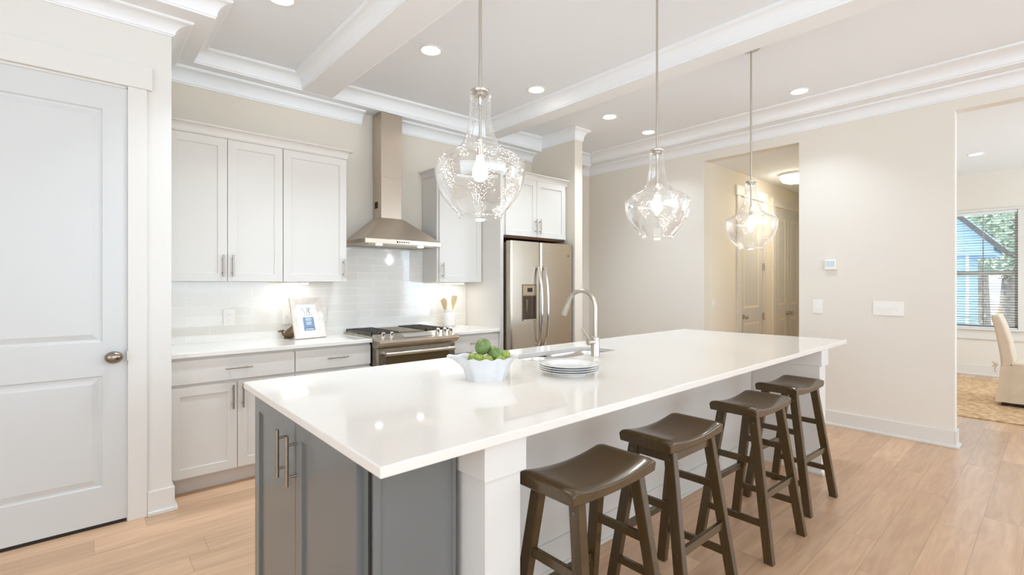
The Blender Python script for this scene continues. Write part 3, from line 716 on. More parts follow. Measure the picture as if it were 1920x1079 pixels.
def grate(x0, x1, y0, y1):
    bm = BM(); z0, z1 = .944, .957; t = .008
    for x in (x0, x1-t): box(bm, x, x+t, y0, y1, z0-.002, z1)
    for y in (y0, y1-t): box(bm, x0, x1, y, y+t, z0-.002, z1)
    n = 7
    for i in range(1, n): yy = y0+(y1-y0)*i/n; box(bm, x0, x1, yy-t/2, yy+t/2, z0, z1)
    for i in (1, 2): xx = x0+(x1-x0)*i/3; box(bm, xx-t/2, xx+t/2, y0, y1, z0, z1)
    for x in (x0, x1-t):
        for y in (y0, (y0+y1)/2, y1-t): box(bm, x, x+t, y, y+t, .930, z0)
    return obj('grate', bm, M_black, rg)
grate(1.765, 2.005, 3.70, 4.20); grate(2.275, 2.513, 3.70, 4.20)
bm = BM(); box(bm, 2.015, 2.265, 3.71, 4.19, .930, .950); obj('griddle', bm, M_steeld, rg, .004)
for x in (1.885, 2.395):
    for y in (3.83, 4.07):
        bm = BM(); lathe(bm, [(0,.0), (.05,.0), (.05,.006), (.036,.008), (.034,.013), (0,.013)], (x, y, .930), 24); obj('burner', bm, M_black, rg)

# ------------------------------------------------------------------ refrigerator
fr = thing('refrigerator', 'stainless side-by-side refrigerator with ice dispenser', 'refrigerator', (3.61, 3.9, 0))
fx0_, fx1_, fy = 3.152, 4.066, 3.565
boxobj('body', (fx0_+.004, fx1_-.004, 3.635, 4.20, .02, 1.775), M_steeld, fr)
fsx = 3.562
def fdoor(x0, x1):
    bm = BM(); r = .022; prof = []
    for k in range(7): a = PI + k/6*PI/2; prof.append((x0+r+r*math.cos(a), fy+r+r*math.sin(a)))
    for k in range(7): a = 1.5*PI + k/6*PI/2; prof.append((x1-r+r*math.cos(a), fy+r+r*math.sin(a)))
    prof += [(x1, 3.63), (x0, 3.63)]
    prism(bm, prof, 2, .05, 1.785)
    return obj('door', bm, M_steel, fr, sharp=40)
dl = fdoor(fx0_, fsx-.003); dr_ = fdoor(fsx+.003, fx1_)
dp = boxobj('dispenser', (3.302, 3.505, fy-.004, fy+.002, .985, 1.352), M_steeld, dl, .004)
boxobj('control_display', (3.312, 3.495, fy-.008, fy-.003, 1.238, 1.342), mat('dispenser_panel', rgb(168, 150, 124), .3, metal=.5), dp, .002)
boxobj('screen', (3.37, 3.44, fy-.0095, fy-.007, 1.275, 1.315), M_dark, dp)
bm = BM(); box(bm, 3.312, 3.495, fy-.0065, fy-.004, 1.0, 1.232); obj('recess', bm, mat('dispenser_recess', rgb(66, 50, 38), .15, spec=.6), dp)
bm = BM(); prism(bm, [(3.345, 1.20), (3.375, 1.20), (3.366, 1.10), (3.356, 1.06), (3.347, 1.08)], 1, fy-.012, fy-.006); obj('paddle', bm, M_steeld, dp)
boxobj('drip_tray', (3.308, 3.499, fy-.02, fy-.003, .985, 1.0), M_steel, dp, .002)
def fhandle(parent, x):
    bm = BM(); pts = []
    for k in range(17):
        t = k/16; z = .73+.80*t; pts.append((x, fy-.018-.052*math.sin(PI*t)**.6, z))
    tube(bm, pts, .014, 14)
    for z in (.735, 1.525): cyl(bm, (x, fy-.02, z), (x, fy+.003, z), .016, 12)
    return obj('handle', bm, M_chrome, parent)
fhandle(dl, fsx-.045); fhandle(dr_, fsx+.045)
bm = BM(); cyl(bm, (3.99, fy-.0015, 1.66), (3.99, fy+.001, 1.66), .012, 20); obj('emblem', bm, M_steeld, dr_)

# ------------------------------------------------------------------ island
IT = .915
def rounded(x0, x1, y0, y1, r, n=6):
    P = []
    for cx, cy, a0 in ((x1-r, y0+r, -PI/2), (x1-r, y1-r, 0), (x0+r, y1-r, PI/2), (x0+r, y0+r, PI)):
        for k in range(n+1): a = a0+k/n*PI/2; P.append((cx+r*math.cos(a), cy+r*math.sin(a)))
    return P
SKX0, SKX1, SKY0, SKY1 = 1.93, 2.70, 1.955, 2.235
outer = [(.538, 1.080), (4.515, 1.108), (4.42, 2.448), (.548, 2.430)]
bm = BM()
def loop(pts, z):
    vs = [bm.verts.new((x, y, z)) for x, y in pts]; return vs, [bm.edges.new((vs[i], vs[(i+1) % len(vs)])) for i in range(len(vs))]
ov, oe = loop(outer, IT); hv, he = loop(rounded(SKX0, SKX1, SKY0, SKY1, .085), IT)
r_ = bmesh.ops.triangle_fill(bm, use_beauty=True, use_dissolve=False, edges=oe+he)
faces = [f for f in bm.faces]
ex = bmesh.ops.extrude_face_region(bm, geom=faces)
bmesh.ops.translate(bm, verts=[v for v in ex['geom'] if isinstance(v, bmesh.types.BMVert)], vec=(0, 0, -.03))
top = obj('island_countertop', bm, M_quartz, None, .004, sharp=30)
tag(top, 'long white quartz island top with sink cutout and fruit bowl', 'countertop')

ic = thing('island_cabinet', 'grey two-door end cabinet of the kitchen island', 'cabinet', (.75, 1.8, 0))
boxobj('body', (.592, .876, 1.262, 2.345, .0, .884), M_grey, ic)
d = shaker(ic, (.572, 2.335, .01), -Y, -X, .535-.004, .862, M_grey, rail=.062); pull(d, (.572, 2.335-.531+.038+.055, .735), Z, -X, .175, .0065, .034)
d = shaker(ic, (.572, 1.800, .01), -Y, -X, .505, .862, M_grey, rail=.062); pull(d, (.572, 1.800-.012, .735), Z, -X, .175, .0065, .034)
bm = BM(); slab_panel(bm, (.600, 1.248, .0), X, -Y, .275, .884, .014, [(.022, .0, .263, .87)], [(.001, .005), (.002, .006)]); obj('side_panel', bm, M_grey, ic, recalc=False)
boxobj('corner_gap_shade', (.592, .600, 1.256, 1.262, 0, .88), M_dark, ic)  # dark strip stands in for the shade in the open corner gap

ib = thing('island_base_cabinet', 'grey cabinet run on the range side of the island', 'cabinet', (2.4, 2.0, 0))
bm = BM(); box(bm, .89, 1.70, 1.66, 2.345, .1, .883); box(bm, 2.95, 3.94, 1.66, 2.345, .1, .883); box(bm, 1.70, 2.95, 1.66, 1.70, .1, .883); box(bm, 1.70, 2.95, 2.325, 2.345, .1, .883); box(bm, 1.70, 2.95, 1.66, 2.345, .1, .60)
obj('body', bm, M_grey, ib)
boxobj('toe_kick', (.90, 3.93, 1.66, 2.28, 0, .1), M_grey, ib)
for i in range(5): shaker(ib, (.90+.605*i+.60, 2.366, .115), -X, Y, .60, .765, M_grey)

kw = thing('island_knee_wall', 'white panelled back of the island behind the stools', 'panel', (2.4, 1.62, 0))
boxobj('panel', (.89, 3.93, 1.60, 1.658, 0, .884), M_trim, kw)
bm = BM(); box(bm, .89, 3.93, 1.585, 1.60, 0, .14); box(bm, .89, 3.93, 1.575, 1.60, 0, .018); obj('baseboard', bm, M_trim, kw, .003)
def post(x0, x1, y0, ybk, label, side):
    t = thing('island_post', label, 'post', ((x0+x1)/2, (y0+ybk)/2, 0), 'white posts carrying the island overhang')
    boxobj('shaft', (x0+.013, x1-.013, y0+.016, ybk, 0, .77), M_trim, t)
    boxobj('capital', (x0, x1, y0, ybk-(0 if side else .0), .768, .884), M_trim, t, .002)
    bm = BM()
    yb_ = ybk
    for e, hh in ((.0, .14), (-.012, .02)):
        box(bm, x0+e, x1-e, y0+e, yb_, 0, hh)
    obj('base', bm, M_trim, t, .003)
    return t
post(.889, 1.057, 1.12, 1.598, 'thick white square post at near end of the island', 0)
post(3.925, 4.075, 1.115, 1.598, 'white square post at far end of the island by right wall', 1)

# sink
sk = thing('kitchen_sink', 'stainless double-bowl sink set under the island top', 'sink', (2.31, 2.1, .70))
def basin(x0, x1, y0, y1, zt, dep):
    bm = BM(); R = []
    for ins, z, r in ((-.012, zt, .085), (.0, zt, .08), (.004, zt-.02, .08), (.012, zt-dep+.04, .07), (.03, zt-dep+.008, .06), (.06, zt-dep, .05)):
        R.append([bm.verts.new((x, y, z)) for x, y in rounded(x0+ins, x1-ins, y0+ins, y1-ins, max(.02, r))])
    n = len(R[0])
    for a, b in zip(R, R[1:]):
        for k in range(n):
            f = bm.faces.new([a[k], a[(k+1)%n], b[(k+1)%n], b[k]]); f.smooth = True
    bm.faces.new(R[-1])
    return obj('basin', bm, M_sink, sk, sharp=50)
zt_ = .884
basin(SKX0-.004, 2.235, SKY0-.004, SKY1+.004, zt_+.0005, .20); basin(2.262, SKX1+.004, SKY0-.004, SKY1+.004, zt_+.0005, .20)
bm = BM(); box(bm, 2.222, 2.275, SKY0+.01, SKY1-.01, .862, .874); obj('divider', bm, M_sink, sk, .004)
for x in (2.09, 2.48):
    bm = BM(); lathe(bm, [(0,.002), (.03,.002), (.042,.006), (.045,.003)], (x, 2.10, .6735), 24); obj('drain', bm, M_chrome, sk)

# faucet
fx, fyy = 2.357, 1.885
fc = thing('kitchen_faucet', 'tall brushed nickel gooseneck faucet behind the island sink', 'faucet', (fx, fyy, IT))
bm = BM(); tube(bm, [(fx, fyy, IT), (fx, fyy, IT+.004), (fx, fyy, IT+.115), (fx, fyy, IT+.118)], [.028, .0265, .0265, .022], 24); obj('body', bm, M_nickel, fc)
dv = Vector((-.15, .985, 0)).normalized(); pts = [Vector((fx, fyy, IT+.115)), Vector((fx, fyy, IT+.30))]; r = .098
for k in range(1, 15):
    a = k/14*PI*.90; pts.append(Vector((fx, fyy, IT+.30)) + dv*(r-r*math.cos(a)) + Z*(r*math.sin(a)))
e = (pts[-1]-pts[-2]).normalized(); pts.append(pts[-1]+e*.02)
bm = BM(); tube(bm, pts, .0135, 16); obj('gooseneck', bm, M_nickel, fc)
bm = BM(); tube(bm, [pts[-1]-e*.002, pts[-1]+e*.012, pts[-1]+e*.075, pts[-1]+e*.078], [.0145, .0165, .0185, .014], 18); obj('spray_head', bm, M_nickel, fc)
bm = BM(); hdv = Vector((-.95, .1, 0)).normalized(); c0 = Vector((fx, fyy, IT+.088))
tube(bm, [c0, c0+hdv*.060, c0+hdv*.066], [.0195, .0195, .014], 18); c1 = c0+hdv*.050
tube(bm, [c1+Z*.012, c1+hdv*.03+Z*.05, c1+hdv*.06+Z*.085], [.007, .006, .005], 10); obj('lever', bm, M_nickel, fc)
bm = BM(); lathe(bm, [(0,.004), (.018,.0045), (.024,.002), (.024,0)], (2.139, 1.882, IT), 28)
tag(obj('hole_cover', bm, M_nickel), 'small round nickel hole cover on island behind the plates', 'hole cover')

# fruit bowl
bc = Vector((1.412, 1.772, IT))
bw = thing('fruit_bowl', 'fluted white ceramic bowl full of limes on the island', 'bowl', bc)
bm = BM(); n = 72; R = []
va = math.atan2(.664, -.747)   # towards image left
def brad(a, t):
    flute = 1 + .045*math.cos(9*a)*(.35+.65*(1-t)) + .02*math.cos(5*a+1)
    lip = .055*max(0, math.cos(a-va))**10*t**3 + .028*max(0, math.cos(a-va-PI))**10*t**3
    return (.090 + .038*t**1.4)*flute + lip
prof = [(0, 0), (.12, .002), (.3, .02), (.55, .055), (.8, .085), (1.0, .107)]
for t, z in [(0, .0), (.1, .006), (.35, .035), (.6, .065), (.85, .092), (1.0, .105)]:
    R.append([bm.verts.new((bc.x+brad(2*PI*k/n, t)*math.cos(2*PI*k/n), bc.y+brad(2*PI*k/n, t)*math.sin(2*PI*k/n), bc.z+z+.004*math.cos(14*PI*2*k/n)*(t**4))) for k in range(n)])
for t, z in [(1.0, .104), (.85, .093), (.6, .068), (.35, .040), (.1, .014)]:
    R.append([bm.verts.new((bc.x+(brad(2*PI*k/n, t)-.007)*math.cos(2*PI*k/n), bc.y+(brad(2*PI*k/n, t)-.007)*math.sin(2*PI*k/n), bc.z+z+.004*math.cos(14*PI*2*k/n)*(t**4))) for k in range(n)])
for a, b in zip(R, R[1:]):
    for k in range(n): f = bm.faces.new([a[k], a[(k+1)%n], b[(k+1)%n], b[k]]); f.smooth = True
bm.faces.new(R[0][::-1]); bm.faces.new(R[-1])
obj('vessel', bm, M_bowl, bw, sharp=60)
fruits = [ # offset right (image), offset towards camera, height, radius, dark, label
 (-.016, .010, .150, .040, 1, 'large dark green lime on top of the heap'),
 (.052, .012, .112, .036, 1, 'dark green lime right of the topmost one'),
 (-.062, .020, .093, .031, 0, 'green lime at left side of the bowl'),
 (.100, -.004, .106, .028, 0, 'green lime at the right rim of the bowl'),
 (-.035, .045, .096, .027, 0, 'small yellow-green lime at front left of the heap'),
 (.010, .062, .088, .030, 0, 'yellow-green lime at front middle of the bowl'),
 (.080, .050, .088, .028, 0, 'yellow-green lime at front right of the bowl'),
 (.035, -.045, .120, .028, 0, 'pale green lime behind the topmost dark one')]
Rv = Vector((.747, -.664, 0)); Fv = Vector((.664, .747, 0))
for (r_, f_, z_, rad, dk, lab) in fruits:
    c = bc + Rv*r_*.86 - Fv*f_*.9 + Z*z_
    t = thing('lime', lab, 'lime', c, 'limes in the white bowl')
    rt = Matrix.Rotation(random.uniform(0, 6), 3, 'Z') @ Matrix.Rotation(random.uniform(.9, 1.5), 3, 'X')
    bm = BM(); ellipsoid(bm, c, rad*.92, rad*.92, rad*1.06, rt); p = c + rt @ Vector((0, 0, rad*1.04)); q = c + rt @ Vector((0, 0, rad*1.13))
    obj('skin', bm, M_limed if dk else M_lime, t)
    bm = BM(); tube(bm, [p, q], [.004, .002], 8); obj('stem', bm, M_stem, t)

# plates
pc = Vector((1.78, 1.585, 0))
labs = ['bottom white plate of the stack on the island', 'second white plate from the bottom of the stack', 'third white plate from the bottom of the stack', 'top white plate of the stack beside the fruit bowl']
for i in range(4):
    z = IT + .0005 + i*.0105
    bm = BM(); lathe(bm, [(0, .003), (.078, .003), (.080, 0), (.086, 0), (.088, .006), (.108, .016), (.144, .0235), (.1455, .0250), (.144, .0262), (.108, .0195), (.086, .0095), (.080, .0078), (0, .0078)], (pc.x, pc.y, z), 64)
    tag(obj('dinner_plate', bm, M_plate, sharp=60), labs[i], 'plate', 'white plates stacked on the island')

# ------------------------------------------------------------------ stools
def make_stool():
    t = bpy.data.objects.new('bar_stool', None); C.objects.link(t)
    L_, D_, SH = .445, .245, .745
    bm = BM(); nx, ny = 28, 10; topv, botv = [], []
    for i in range(nx+1):
        u = -1+2*i/nx; x = u*L_/2
        zt = SH-.024+.024*abs(u)**2.0; zb = SH-.062+.010*abs(u)**2.0
        if abs(u) > .86: zt -= ((abs(u)-.86)/.14)**2*.014
        a, b = [], []
        for j in range(ny+1):
            v = -1+2*j/ny; y = v*D_/2
            e = max(0, abs(v)-.86)/.14
            xx = x
            a.append(bm.verts.new((xx, y, zt-.006*e**2))); b.append(bm.verts.new((xx*.985, y*.97, zb)))
        topv.append(a); botv.append(b)
    def q(*v):
        f = bm.faces.new(v); f.smooth = True
    for i in range(nx):
        for j in range(ny):
            q(topv[i][j], topv[i+1][j], topv[i+1][j+1], topv[i][j+1]); q(botv[i][j], botv[i][j+1], botv[i+1][j+1], botv[i+1][j])
        q(topv[i][0], botv[i][0], botv[i+1][0], topv[i+1][0]); q(topv[i][ny], topv[i+1][ny], botv[i+1][ny], botv[i][ny])
    for j in range(ny):
        q(topv[0][j], topv[0][j+1], botv[0][j+1], botv[0][j]); q(topv[nx][j], botv[nx][j], botv[nx][j+1], topv[nx][j+1])
    obj('seat', bm, M_stool, t, .005, local=True, sharp=40, seg=3)
    def legpt(sx, sy, z):   # leg centre line
        k = (.70-z)/.70
        return Vector((sx*(.158+.052*k), sy*(.080+.098*k), z))
    for sx in (-1, 1):
        for sy in (-1, 1):
            bm = BM(); a = legpt(sx, sy, .705); b = legpt(sx, sy, .0); hx, hy = .0165, .022
            frustum(bm, [(b.x-hx, b.y-hy, 0), (b.x+hx, b.y-hy, 0), (b.x+hx, b.y+hy, 0), (b.x-hx, b.y+hy, 0)],
                        [(a.x-hx, a.y-hy, a.z), (a.x+hx, a.y-hy, a.z), (a.x+hx, a.y+hy, a.z), (a.x-hx, a.y+hy, a.z)])
            lg = obj('leg', bm, M_stool, t, .003, local=True)
            for zb_ in (.655, .30):
                bm = BM(); c = legpt(sx, sy, zb_); cyl(bm, c+Vector((sx*.016, 0, 0)), c+Vector((sx*.0185, 0, 0)), .006, 10); obj('bolt', bm, M_bolt, lg, local=True)
    def rung(p, q_, hw, hh, name='rung'):
        bm = BM(); d = (q_-p).normalized(); s_ = d.cross(Z).normalized()
        frustum(bm, [p-s_*hw-Z*hh, p+s_*hw-Z*hh, p+s_*hw+Z*hh, p-s_*hw+Z*hh][::1], [q_-s_*hw-Z*hh, q_+s_*hw-Z*hh, q_+s_*hw+Z*hh, q_-s_*hw+Z*hh])
        obj(name, bm, M_stool, t, .002, local=True)
    for sx in (-1, 1):
        for z in (.175, .465): rung(legpt(sx, -1, z), legpt(sx, 1, z), .009, .0155)
    for sy in (-1, 1): rung(legpt(-1, sy, .30), legpt(1, sy, .30), .009, .0165, 'stretcher')
    return t
stool = make_stool()
spots = [(1.303, 1.068, 0, 'dark saddle-seat bar stool nearest the camera, beside the near island post'),
         (1.93, 1.118, 0, 'dark saddle-seat bar stool second from the camera, with a deep rail under its seat'),
         (2.705, 1.102, -.02, 'dark saddle-seat bar stool third from the camera'),
         (3.385, 1.138, -.04, 'dark saddle-seat bar stool farthest from the camera, near the far post')]
for i, (x, y, rz, lab) in enumerate(spots):
    o = stool if i == 0 else copy_tree(stool)
    o.location = (x, y, 0); o.rotation_euler = (0, 0, rz); tag(o, lab, 'bar stool', 'dark bar stools along the island')
    if i == 1:
        for sy in (-1, 1):
            bm = BM(); box(bm, -.15, .15, sy*.085-.009, sy*.085+.009, .640, .692); obj('long_apron', bm, M_stool, o, .002, local=True)
        for sx in (-1, 1):
            bm = BM(); box(bm, sx*.160-.009, sx*.160+.009, -.075, .075, .640, .692); obj('apron', bm, M_stool, o, .002, local=True)

# ------------------------------------------------------------------ pendants
def make_pendant(x, y, zb):
    t = thing('pendant_light', '', 'pendant light', (x, y, zb))
    P = [(.0795, .000), (.084, .008), (.093, .018), (.108, .033), (.121, .048), (.137, .068), (.150, .088), (.161, .113), (.169, .142), (.1735, .170), (.1745, .190), (.172, .205), (.165, .217), (.153, .228), (.136, .238), (.116, .247), (.097, .257), (.083, .268), (.072, .282), (.062, .302), (.053, .328), (.046, .358), (.0425, .392), (.041, .430), (.041, .468), (.0385, .478)]
    bm = BM(); lathe(bm, P, (x, y, zb), 72); lathe(bm, [(r-.0032, z) for r, z in P], (x, y, zb), 72); lathe(bm, [(.0795, 0), (.0825, -.004), (.0855, .001), (.082, .005)], (x, y, zb), 72, closed=True)
    obj('glass_shade', bm, M_glass, t, sharp=80)
    zt = zb+.478
    bm = BM(); lathe(bm, [(0, -.012), (.024, -.012), (.024, 0), (.034, 0), (.036, .003), (.036, .010), (.026, .014), (.007, .016), (0, .016)], (x, y, zt), 32); obj('cap', bm, M_nickel, t)
    bm = BM(); cyl(bm, (x, y, zt-.012), (x, y, zb+.305), .005, 12); tube(bm, [(x, y, zt-.012), (x, y, zt-.030), (x, y, zt-.034), (x, y, zt-.05)], [.008, .008, .006, .006], 12); obj('stem', bm, M_nickel, t)
    bm = BM(); tube(bm, [(x, y, zb+.306), (x, y, zb+.302), (x, y, zb+.240), (x, y, zb+.236)], [.008, .0135, .0135, .011], 20); obj('socket', bm, M_nickel, t)
    bm = BM(); lathe(bm, [(.0, .138), (.012, .140), (.022, .148), (.0285, .160), (.030, .172), (.028, .186), (.021, .204), (.0155, .220), (.013, .236), (.0, .237)], (x, y, zb), 32); obj('bulb', bm, M_bulb, t)
    zc_ = zc(x)
    bm = BM(); cyl(bm, (x, y, zt+.014), (x, y, zc_-.02), .0062, 14)
    tube(bm, [(x, y, zt+.40), (x, y, zt+.402)], .0068, 14); obj('rod', bm, M_nickel, t)
    bm = BM(); lathe(bm, [(0, -.024), (.012, -.024), (.055, -.018), (.062, -.012), (.063, 0.002), (0, .002)], (x, y, zc_), 40); obj('canopy', bm, M_nickel, t)
    l = bpy.data.lights.new('pendant_lamp', 'POINT'); l.energy = 4; l.color = (1, .95, .88); l.shadow_soft_size = .03
    lo = bpy.data.objects.new('pendant_lamp', l); C.objects.link(lo); lo.parent = t; lo.location = (0, 0, .105)
    return t
y0 = 1.48
for k, lab in ((.778, 'seeded glass pendant light nearest the camera, hanging before the hood'), (1.616, 'middle seeded glass pendant light, over the island centre'), (2.454, 'farthest seeded glass pendant light, in front of the hall opening')):
    p = make_pendant(k*y0, y0, 1.612); p['label'] = lab; p['group'] = 'three clear glass pendants over the island'

# ------------------------------------------------------------------ recessed and other lights
def downlight(x, y, z, lab, pw):
    t = thing('recessed_light', lab, 'ceiling light', (x, y, z), 'round recessed ceiling lights')
    bm = BM(); lathe(bm, [(.085, 0), (.085, -.004), (.070, -.006), (.060, .0)], (x, y, z), 40, closed=True); obj('trim_ring', bm, M_shade_trim, t)
    bm = BM(); lathe(bm, [(0, -.002), (.064, -.002), (.064, .001), (0, .001)], (x, y, z), 36); obj('lens', bm, M_can, t)
    l = area('recessed_lamp', (0, 0, -.012), (0, 0, 0), .13, .13, pw, (.73, .87, 1.0), 'DISK', spread=1.8); l.parent = t; l.location = (0, 0, -.012)
for (px, py, lab) in ((527, -4, 'recessed light cut off at the top of the left coffer'), (808, 94, 'recessed light left of the nearest pendant rod'), (1006, 168, 'recessed light in middle coffer beside the right beam'),
                      (1143, 219, 'recessed light above the refrigerator, left of the middle pendant rod'), (1216, 248, 'small recessed light touching the middle pendant rod'), (1499, 171, 'recessed light right of the farthest pendant rod')):
    z = 3.05
    for it in range(4):
        u = (px-960)/911; dx, dy = .6643+.7475*u, .7475-.6643*u; dz = -(py-533)/911; tt = (z-H)/dz; x, y = dx*tt, dy*tt; z = zc(x)
    downlight(x, y, z-.0005, lab, 8.8 if px < 1200 else 6.0)
downlight(8.5, .70, 3.0045, 'recessed light on the dining room ceiling', 9)
t = thing('dome_light', 'frosted dome ceiling light in the hall', 'ceiling light', (6.93, 2.28, HD-.14))
bm = BM(); lathe(bm, [(0, 0), (.185, 0), (.188, -.010), (.178, -.028), (.165, -.032), (0, -.032)], (6.93, 2.28, HD-.0005), 40); obj('base', bm, M_trim, t)
bm = BM(); lathe(bm, [(.166, -.030), (.164, -.060), (.140, -.100), (.085, -.122), (0, -.13)], (6.93, 2.28, HD), 40); obj('shade', bm, M_dome, t)
bm = BM(); ellipsoid(bm, (6.93, 2.28, HD-.136), .010, .010, .010, n=12, m=8); obj('finial', bm, M_nickel, t)
l = area('dome_lamp', (0, 0, 0), (0, 0, 0), .3, .3, 11, (1, .88, .70), 'DISK'); l.parent = t; l.location = (0, 0, -.01)

# ------------------------------------------------------------------ outlets, switches, thermostat
def plate_y(x, z, wd_, ht_, label, name, cat, kind):   # on the tiles, facing -y
    y = YB-.008; t = thing(name, label, cat, (x, y, z))
    boxobj('cover_plate', (x-wd_/2, x+wd_/2, y-.007, y, z-ht_/2, z+ht_/2), M_plastic, t, .002)
    if kind == 'outlet':
        for dz in (-.021, .021):
            bm = BM(); cyl(bm, (x, y-.006, z+dz), (x, y-.009, z+dz), .016, 18); rc = obj('receptacle', bm, M_plastic, t)
            bm = BM()
            for s in (-1, 1): box(bm, x+s*.006-.001, x+s*.006+.001, y-.0095, y-.0085, z+dz-.002, z+dz+.007)
            obj('slot', bm, M_slot, rc)
    else: boxobj('toggle', (x-.004, x+.004, y-.017, y-.006, z-.009, z+.009), M_plastic, t, .001)
    return t
plate_y(.853, 1.098, .080, .125, 'white outlet on the tiles left of the picture frame', 'wall_outlet', 'outlet', 'outlet')
plate_y(1.275, 1.085, .080, .125, 'white switch plate half hidden behind left edge of the frame', 'wall_switch', 'light switch', 'switch')
plate_y(1.560, 1.093, .080, .125, 'white outlet half hidden behind right edge of the frame', 'wall_outlet', 'outlet', 'outlet')
def plate_x(y, z, wd_, ht_, label, toggles):           # on the right wall, facing -x
    t = thing('wall_switch', label, 'light switch', (XW, y, z)); x = XW
    boxobj('cover_plate', (x-.007, x, y-wd_/2, y+wd_/2, z-ht_/2, z+ht_/2), M_plastic, t, .002)
    for i in range(toggles):
        yy = y + (i-(toggles-1)/2)*.046; boxobj('toggle', (x-.018, x-.006, yy-.005, yy+.005, z-.008+.006*(i % 2), z+.008+.006*(i % 2)), M_slot if False else M_plastic, t, .001)
plate_x(1.569, 1.135, .085, .130, 'white single switch on the right wall below thermostat', 1)
plate_x(1.012, 1.135, .225, .125, 'white four-gang switch plate on the right wall', 4)
t = thing('thermostat', 'small white thermostat with pale screen on right wall', 'thermostat', (XW, 1.456, 1.54))
boxobj('housing', (XW-.025, XW, 1.408, 1.504, 1.492, 1.59), M_plastic, t, .006); boxobj('screen', (XW-.027, XW-.024, 1.420, 1.492, 1.522, 1.575), mat('thermostat_screen', rgb(205, 220, 228), .2), t)
t = thing('wall_switch', 'white switch on the hall wall left of the hall door', 'light switch', (5.625, YH, 1.11))
boxobj('cover_plate', (5.585, 5.665, YH-.007, YH, 1.045, 1.17), M_plastic, t, .002); boxobj('toggle', (5.62, 5.63, YH-.018, YH-.006, 1.10, 1.118), M_plastic, t)

# ------------------------------------------------------------------ small things on the range-wall counter
# picture frame, leaning back: built flat in local axes (x width, z height, y depth) then placed
fw_, fh_, fb = .262, .338, .046
pf = bpy.data.objects.new('picture_frame', None); C.objects.link(pf)
tag(pf, 'whitewashed picture frame with printed card leaning on left counter', 'picture frame')
bm = BM(); 
for (a, b, c, d_) in ((0, fw_, 0, fb), (0, fw_, fh_-fb, fh_)):
    pass
def fr_side(p, q_, r, s_):
    lo = [(p[0], .018, p[1]), (q_[0], .018, q_[1]), (r[0], .018, r[1]), (s_[0], .018, s_[1])]
    hi = [(p[0], -.002, p[1]), (q_[0], -.002, q_[1]), (r[0], .006, r[1]), (s_[0], .006, s_[1])]
    A = [bm.verts.new(v) for v in lo]; B = [bm.verts.new(v) for v in hi]
    bm.faces.new(A[::-1]); bm.faces.new(B)
    for i in range(4): bm.faces.new([A[i], A[(i+1)%4], B[(i+1)%4], B[i]])
o4 = [(0,0), (fw_,0), (fw_,fh_), (0,fh_)]; i4 = [(fb,fb), (fw_-fb,fb), (fw_-fb,fh_-fb), (fb,fh_-fb)]
for i in range(4): j = (i+1) % 4; fr_side(o4[i], o4[j], i4[j], i4[i])
obj('moulding', bm, M_frame, pf, local=True)
cd = obj('card', box(BM(), fb-.004, fw_-fb+.004, .010, .013, fb-.004, fh_-fb+.004), M_card, pf, local=True)
cx = fw_/2+.004
obj('blue_panel', box(BM(), cx-.046, cx+.046, .0085, .0101, fb+.018, fb+.128), M_blue, cd, local=True)
obj('blue_footer', box(BM(), cx-.046, cx+.046, .0078, .0088, fb+.018, fb+.040), M_blued, cd, local=True)
bm = BM()
for zz_, ww in ((.118, .028), (.110, .036), (.100, .030), (.085, .034), (.077, .026), (.068, .030)):
    box(bm, cx-ww*.75, cx+ww*.75, .0078, .0086, fb+zz_-.0016, fb+zz_+.0016)
box(bm, cx-.036, cx+.036, .007, .0079, fb+.026, fb+.032)
obj('print_lines', bm, M_card, cd, local=True)
def stroke(pts): tube(bm, [(cx+u, .0098, fb+.172+v) for u, v in pts], .0016, 6)
bm = BM()
# monogram: a thin S, a slim central I, a thin R
stroke([(-.030+.010*math.sin(-1.2+2.4*k/12*1.3)-.004*math.cos(k/12*PI*2), .036-.072*k/12) for k in range(13)])
stroke([(-.002+.004*math.sin(k/12*PI*2), .040-.072*k/12) for k in range(13)])
stroke([(.018+.010*math.cos(k/12*PI*2*.75), .036-.040*k/12) for k in range(13)])
stroke([(.016, .036), (.014, .0), (.012, -.036)])
stroke([(.018, -.004), (.026, -.02), (.038, -.036)])
obj('monogram', bm, M_ink, cd, local=True)
bm = BM(); frustum(bm, [(fw_/2-.02, .016, .03), (fw_/2+.02, .016, .03), (fw_/2+.02, .022, .03), (fw_/2-.02, .022, .03)], [(fw_/2-.02, .016, .22), (fw_/2+.02, .016, .22), (fw_/2+.02, .022, .22), (fw_/2-.02, .022, .22)]); obj('easel_back', bm, M_frame, pf, local=True)
pf.location = (1.267, 3.985, IT+.006); pf.rotation_euler = (math.radians(-17.5), 0, math.radians(10))

# whale-like figurine behind the frame
wc = Vector((1.265, 4.135, IT))
wh = thing('whale_figurine', 'brown bronze whale figurine peeking out behind the picture frame', 'figurine', wc)
def wp(r_, z_, f_=0): return wc + Rv*r_ - Fv*f_ + Z*z_
bm = BM(); tube(bm, [wp(-.060, .052), wp(-.046, .030), wp(-.034, .026), wp(-.012, .036), wp(.012, .044), wp(.032, .062), wp(.046, .095), wp(.050, .135), wp(.048, .165)], [.006, .011, .018, .034, .042, .040, .028, .014, .004], 18)
obj('body', bm, M_whale, wh)
bm = BM(); ellipsoid(bm, wp(-.066, .058, .012), .020, .016, .008, n=14, m=8); ellipsoid(bm, wp(-.064, .060, -.012), .020, .016, .008, n=14, m=8); obj('tail', bm, M_whale, wh)
bm = BM(); ellipsoid(bm, wp(-.010, .006), .035, .03, .008, n=18, m=8); obj('foot', bm, M_whale, wh)
bm = BM(); ellipsoid(bm, wp(.022, .060, .038), .006, .006, .006, n=10, m=6); obj('eye', bm, M_eye, wh)

